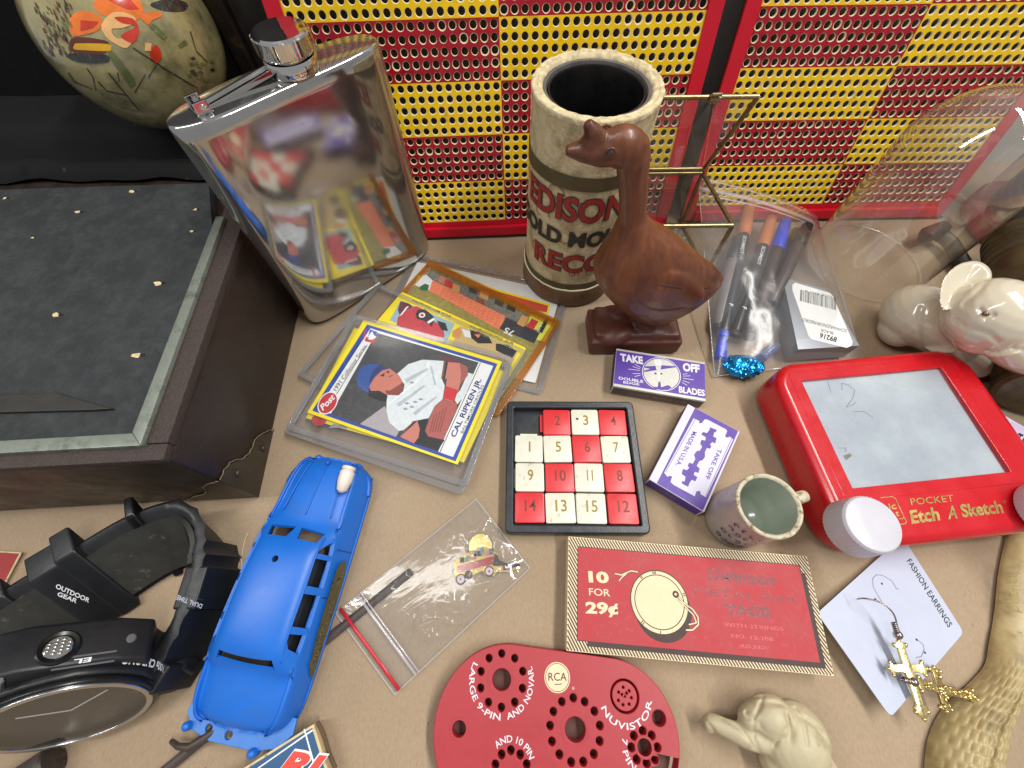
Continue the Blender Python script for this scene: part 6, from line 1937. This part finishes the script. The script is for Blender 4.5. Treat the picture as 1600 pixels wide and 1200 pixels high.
T.add('white_rule', T.poly([(538, 185), (548, 183), (632, 480), (618, 480)], 7.06, zbk), wht)
T.add('lettering', T.text('RI', (330, 520), (590, 560), (470, 335), 7.04, zbk, bold=.075), wht)
T.add('lettering', T.text('RI', (335, 518), (585, 556), (468, 345), 7.08, zbk, bold=.045), ink('poster_red', (214, 70, 56)))
addw(T, 'torn_edge', tube(smooth_path([q[1] + Vector((1.0, .4, -1)), q[1] + (q[2] - q[1]) * .3 + Vector((1.6, 0, -2)), q[1] + (q[2] - q[1]) * .7 + Vector((1.2, 0, -2.5)), q[2] + Vector((1.6, 0, -3))], 4), .7, 6), M('brown_board_edge', srgb(96, 76, 54), .9))

# red card at the left edge
q = [G(*p, .8) for p in ((-60, 858), (33, 863), (-2, 930), (-80, 960))]
T = Thing('red_leaflet', 'plain red leaflet corner at the left edge above the watch', 'leaflet', tuple(sum(q, Vector()) / 4))
addw(T, 'sheet', prism([(p.x, p.y) for p in q], .1, .7), crm)
addw(T, 'red_face', flat([(p + (sum(q, Vector()) / 4 - p).normalized() * .8).xy for p in q], .75), M('brick_red_print', srgb(150, 44, 44), .6))
# dark cylinder end at the bottom left
o = single('dark_tube', 'end of a dark metal tube at the bottom left edge', 'tube', lathe([(.01, 0), (5, 0), (5.6, .6), (5.6, 38), (.01, 38)], 28), iron, smooth=40)
A_ = G(84, 1188, 5.6)
o.matrix_world = Matrix.Translation(A_ * S) @ Vector((-.75, -.5, 0)).to_track_quat('Z', 'Y').to_matrix().to_4x4()
# fine pale fibres lying about
fib = M('pale_fibre', srgb(222, 206, 176), .7)
for k, pts in enumerate(([(352, 884), (356, 868), (372, 866), (378, 886), (366, 896)], [(388, 832), (382, 846), (378, 868)])):
    P_ = [G(*p, .5) for p in pts]
    c = P_[0]
    single('fibre', ['curled pale fibre on the paper between watch and blue car', 'straight pale fibre touching the left side of the blue car'][k], 'fibre', tube([p - c for p in smooth_path(P_, 4)], .16, 5), fib, tuple(c), smooth=180)

# ================================================================== black sports watch on its side
wb_ = M('black_resin', srgb(26, 27, 30), .42, 0, .15, 90, .15, bump=.10, bs=700)
wb2 = M('black_glossy_resin', srgb(18, 18, 20), .28, 0, .2, 90)
wgr = M('grey_resin', srgb(92, 94, 98), .4, 0, .1)
wst = M('watch_steel', (.55, .55, .54), .22, 1, .1, 200)
T = Thing('sports_watch', 'black plastic sports watch resting tilted on its strap', 'watch', (-170, 0, 0))
# strap: an upright loop on its edge
loop = [(-139, -29, 0), (-133, -13, 0), (-130.5, 8, 0), (-133.5, 22, 0), (-146, 29.5, 0), (-163, 24.5, 0), (-183, 10, 0), (-202, -4.5, 0), (-221, -20, 0)]
sp = smooth_path(loop, 8)
V, F = [], []
hgt, thk = 23.0, 4.2
m_ = len(sp)
for i, p in enumerate(sp):
    tg = (sp[min(i + 1, m_ - 1)] - sp[max(0, i - 1)]).normalized()
    nrm = Vector((tg.y, -tg.x, 0))
    t = i / (m_ - 1)
    lk = min(1, max(0, (t - .36) / .16))
    lean = 22 * lk - 2 * (1 - lk)
    rib = .9 if (i % 3 == 0 and 3 < i < 34) else 0
    th = thk + rib
    z0 = .4 + 1.2 * max(0, .3 - t)
    for (o_, z) in ((-th / 2, z0), (th / 2 + rib, z0), (th / 2 + rib, hgt * .5), (th / 2 + rib * .5, hgt - .8), (0, hgt), (-th / 2, hgt - .8)):
        V.append(tuple(p + nrm * (o_ + lean * (z / hgt - .55)) + Vector((0, 0, z))))
for i in range(m_ - 1):
    for k in range(6):
        a, b = i * 6 + k, i * 6 + (k + 1) % 6
        F.append((a, b, b + 6, a + 6))
F.append(tuple(range(6))[::-1]); F.append(tuple(range((m_ - 1) * 6, m_ * 6)))
bm = bmesh.new()
vs = [bm.verts.new(q_) for q_ in V]
for f in F: bm.faces.new([vs[i] for i in f])
bmesh.ops.recalc_face_normals(bm, faces=bm.faces[:])
strap = addw(T, 'strap', bmg(bm), wb_, smooth=45)
def strap_pt(t):
    i = min(m_ - 2, int(t * (m_ - 1)))
    p = sp[i]
    tg = (sp[i + 1] - sp[i]).normalized()
    return p, tg, Vector((tg.y, -tg.x, 0))
# second layer of strap, keepers and buckle
def keeper(nm, t, w_, hz, th, mat):
    p, tg, nr = strap_pt(t)
    m4 = Matrix.Translation(p) @ Matrix(((tg.x, nr.x, 0, 0), (tg.y, nr.y, 0, 0), (0, 0, 1, 0), (0, 0, 0, 1)))
    lk = min(1, max(0, (t - .36) / .16)); ln_ = 22 * lk - 2 * (1 - lk)
    g = box(-w_ / 2, w_ / 2, -th, th, .2, hz, 1.0, 3)
    g = ([(x, y + ln_ * (z / 23 - .55), z) for x, y, z in g[0]], g[1])
    return addw(T, nm, xf(g, m4), mat, strap, smooth=45)
keeper('keeper', .775, 18, 24.6, 5.7, wb_)
keeper('keeper', .745, 8, 26.2, 6.4, wb_)
keeper('keeper', .62, 4, 26.2, 4.6, wb2)
keeper('end_link', .90, 14, 24.5, 4.6, wb_)
keeper('end_link', .05, 10, 20, 4.6, wb_)
keeper('strap_step', .24, 16, 22.6, 4.5, wb_)
# inner layer of the doubled strap
inner = []
for i in range(20, 62):
    tg = (sp[min(i + 1, m_ - 1)] - sp[i - 1]).normalized()
    nr = Vector((tg.y, -tg.x, 0))
    lk = min(1, max(0, (i / (m_ - 1) - .36) / .16))
    inner.append((sp[i] - nr * 3.6 - nr * .5 * (22 * lk - 2 * (1 - lk)) * .8, nr * (22 * lk - 2 * (1 - lk)) * .8))
Vi, Fi = [], []
for p, q_ in inner:
    Vi += [(p.x, p.y, 2.2), (p.x + q_.x, p.y + q_.y, 20.4)]
for i in range(len(inner) - 1):
    a = 2 * i
    Fi.append((a, a + 2, a + 3, a + 1))
addw(T, 'inner_strap', evaluated((Vi, Fi), lambda o: setattr(o.modifiers.new('s', 'SOLIDIFY'), 'thickness', 2.0)), M('dusty_black_resin', srgb(44, 44, 40), .6, 0, .3, 90, dirt=srgb(110, 104, 84), dcut=.66, ds=120), strap, smooth=45)
# watch head: tilted disc
hc = Vector((-158.5, -31.0, 25.6))
nrmv = Vector((.375, -.866, .333)).normalized()
xa = Vector((.78, .10, -.62)); xa = (xa - nrmv * xa.dot(nrmv)).normalized()
ya = nrmv.cross(xa)
HM = Matrix(((xa.x, ya.x, nrmv.x, hc.x), (xa.y, ya.y, nrmv.y, hc.y), (xa.z, ya.z, nrmv.z, hc.z), (0, 0, 0, 1)))
def hadd(nm, g, mat, parent=None, smooth=None):
    return addw(T, nm, xf(g, HM), mat, parent, smooth)
oct_ = [(r_ * math.cos(a), r_ * math.sin(a)) for a, r_ in [(R(k * 15), 25.0 + (1.2 if k % 6 == 3 else 0) + (-.4 if k % 2 else 0)) for k in range(24)]]
head = hadd('case', prism(oct_, -15, 2.6, 1.3, 3), wb_, smooth=40)
hadd('case_back', prism(circ(0, 0, 20, 40), -16.6, -15, .6), wst, head, smooth=40)
hadd('bezel', plate([circ(0, 0, 24.2, 56), circ(0, 0, 21.6, 56)], 2.4, 4.8, .7), wb2, head, smooth=40)
hadd('steel_ring', plate([circ(0, 0, 22.9, 56), circ(0, 0, 21.0, 56)], 4.0, 5.4, .3), wst, head, smooth=40)
hadd('dial', prism(circ(0, 0, 21.2, 48), 1.6, 2.3), M('dark_dial', srgb(60, 57, 52), .5, 0, .2), head)
hadd('display', flat(rrect(24, 9, 1.5, 3, 0, -8), 2.4), M('lcd_grey', srgb(112, 108, 98), .4), head)
hadd('dial_print', text_on('12:58 47', (-11, -11), (11, -11), (-11, -5), 2.5, bold=.02), M('lcd_digits', srgb(44, 42, 38), .5), head)
for k in range(12):
    a = R(k * 30)
    hadd('hour_mark', band((16.5 * math.cos(a), 16.5 * math.sin(a)), (19.6 * math.cos(a), 19.6 * math.sin(a)), 1.0, 2.45), wht, head)
hadd('hand', band((0, 0), (-13, 2), .9, 2.7), wht, head)
hadd('hand', band((0, 0), (9, 11), .7, 2.8), wht, head)
hadd('crystal', flat(circ(0, 0, 21.3, 56), 5.1), clear('watch_crystal', (.9, .9, .88), .40, .03, haze=.05, hazecol=(.55, .52, .48)), head)
for sx in (-1, 1):          # lugs towards the strap
    hadd('lug', prism([(sx * 20, 12), (sx * 31, 9), (sx * 35, 4), (sx * 35, -8), (sx * 30, -12), (sx * 20, -13)][::sx], -15.5, -1.0, 1.6, 3), wb_, head, smooth=40)
hadd('pusher_shoulder', prism([(-24, 14), (-22, 26), (-14, 28.6), (8, 28.2), (18, 24.5), (20, 14)], -14.2, .6, 1.4, 3), wb_, head, smooth=40)
def pusher(x, z, r_, ht, y0, mat, ring=None):
    m4 = HM @ Matrix.Translation((x, y0, z)) @ Matrix.Rotation(R(-90), 4, 'X')
    o = addw(T, 'pusher', xf(lathe([(.01, -5), (r_, -5), (r_, ht - .4), (r_ - .4, ht), (.01, ht)], 28), m4), mat, head, smooth=40)
    if ring:
        addw(T, 'pusher', xf(open_lathe([(r_ + .3, -5), (r_ + 1.8, -5), (r_ + 1.8, ht - .6), (r_ + 1.3, ht - .1), (r_ + .3, ht - .5)], 28), m4), ring, head, smooth=40)
        bl = [ball((x_, y_, ht), (.7, .35, .25), nu=8, nv=5) for x_ in (-2.4, -.8, .8, 2.4) for y_ in (-2.2, -1.1, 0, 1.1, 2.2) if x_ * x_ + y_ * y_ < 9]
        addw(T, 'pusher', xf(join(*bl), m4), wst, head, smooth=180)
pusher(-6, -5.4, 3.6, 1.6, 28.2, wst, wb2)
pusher(-24, -4.6, 3.4, 3.0, 20, M('dark_steel', (.22, .19, .19), .2, 1, .1), wb2)
pusher(12, -6.5, 1.6, .5, 26.8, wgr)
pusher(-17, 1.0, 1.2, .5, 26.4, wst)
def side_text(s_, ph0, ph1, z0, ht, rad, mat=wht, flip=False, **k):
    g, tw = text2d(s_, **k)
    V_ = []
    for x_, y_, _ in g[0]:
        ph = R(ph0 + (ph1 - ph0) * x_ / tw)
        V_.append(tuple(HM @ Vector((rad * math.cos(ph), rad * math.sin(ph), z0 + y_ * ht))))
    addw(T, 'lettering', (V_, g[1]), mat, head)
side_text('1/100s CHRONO', 24, 66, -1.6, 2.8, 27.2, bold=.03, shear=.15)
g, tw = text2d('EL', bold=.03)
addw(T, 'lettering', ([tuple(HM @ Vector((3 - x_ / tw * 4.2, 28.75, -.9 + y_ * 1.5))) for x_, y_, _ in g[0]], g[1]), wht, head)
for z_ in (.75, -2.2):
    hadd('grey_stripe', ([(-6, 28.72 - (.5 if z_ > 0 else 0), z_), (9, 28.4 - (.5 if z_ > 0 else 0), z_), (9, 28.4 - (.5 if z_ > 0 else 0), z_ + .6), (-6, 28.72 - (.5 if z_ > 0 else 0), z_ + .6)], [(0, 1, 2, 3)]), wgr, head)
zw = zoomf(0, 780, 2.857)
def plane_text(s_, pts, P0, nv, mat=wht, **k):
    def hit(x_, y_):
        d = ray(*zw(x_, y_)); t_ = (P0 - CAMP).dot(nv) / d.dot(nv)
        return CAMP + d * t_
    A, B_, C_ = [hit(*p) for p in pts]
    g, tw = text2d(s_, **k)
    addw(T, 'lettering', ([tuple(A + (B_ - A) * (x_ / tw) + (C_ - A) * y_) for x_, y_, _ in g[0]], g[1]), mat, strap)
p, tg, nr = strap_pt(.24)
plane_text('DUAL TIME', ((905, 470), (792, 427), (897, 489)), p + nr * 6.2, nr, bold=.03)
plane_text('1/100s CHRONO', ((907, 447), (807, 413), (904, 455)), p + nr * 6.2, nr, wgr)
# broad keeper band with printed lettering on its inner face
p, tg, nr = strap_pt(.775)
up_l = (nr * 22 / 23 + Vector((0, 0, 1))).normalized()
nf = tg.cross(up_l).normalized()
if nf.dot(CAMP - p) < 0:
    nf = -nf
P0_ = p - nr * 5.75 + nr * 22 * (12 / 23 - .55) + Vector((0, 0, 12))
plane_text('OUTDOOR', ((247, 396), (396, 462), (254, 376)), P0_ + nf * .1, nf, bold=.025)
plane_text('GEAR', ((254, 430), (340, 464), (262, 412)), P0_ + nf * .1, nf, bold=.025)

# ================================================================== lint and paper fibres on the table
rl = random.Random(21)
gs = []
for k in range(150):
    x, y = rl.uniform(-230, 260), rl.uniform(-56, 215)
    a = rl.uniform(0, 6.28); l_ = rl.uniform(.6, 2.6); b_ = a + rl.uniform(-.9, .9)
    gs.append(tube([(x, y, .25), (x + l_ * .5 * math.cos(a), y + l_ * .5 * math.sin(a), .34), (x + l_ * math.cos(b_), y + l_ * math.sin(b_), .26)], rl.uniform(.05, .10), 4))
tag(make('paper_lint', join(*gs), M('pale_lint', srgb(206, 188, 158), .9)), 'tiny pale fibres scattered over the brown paper', 'lint', kind='stuff')
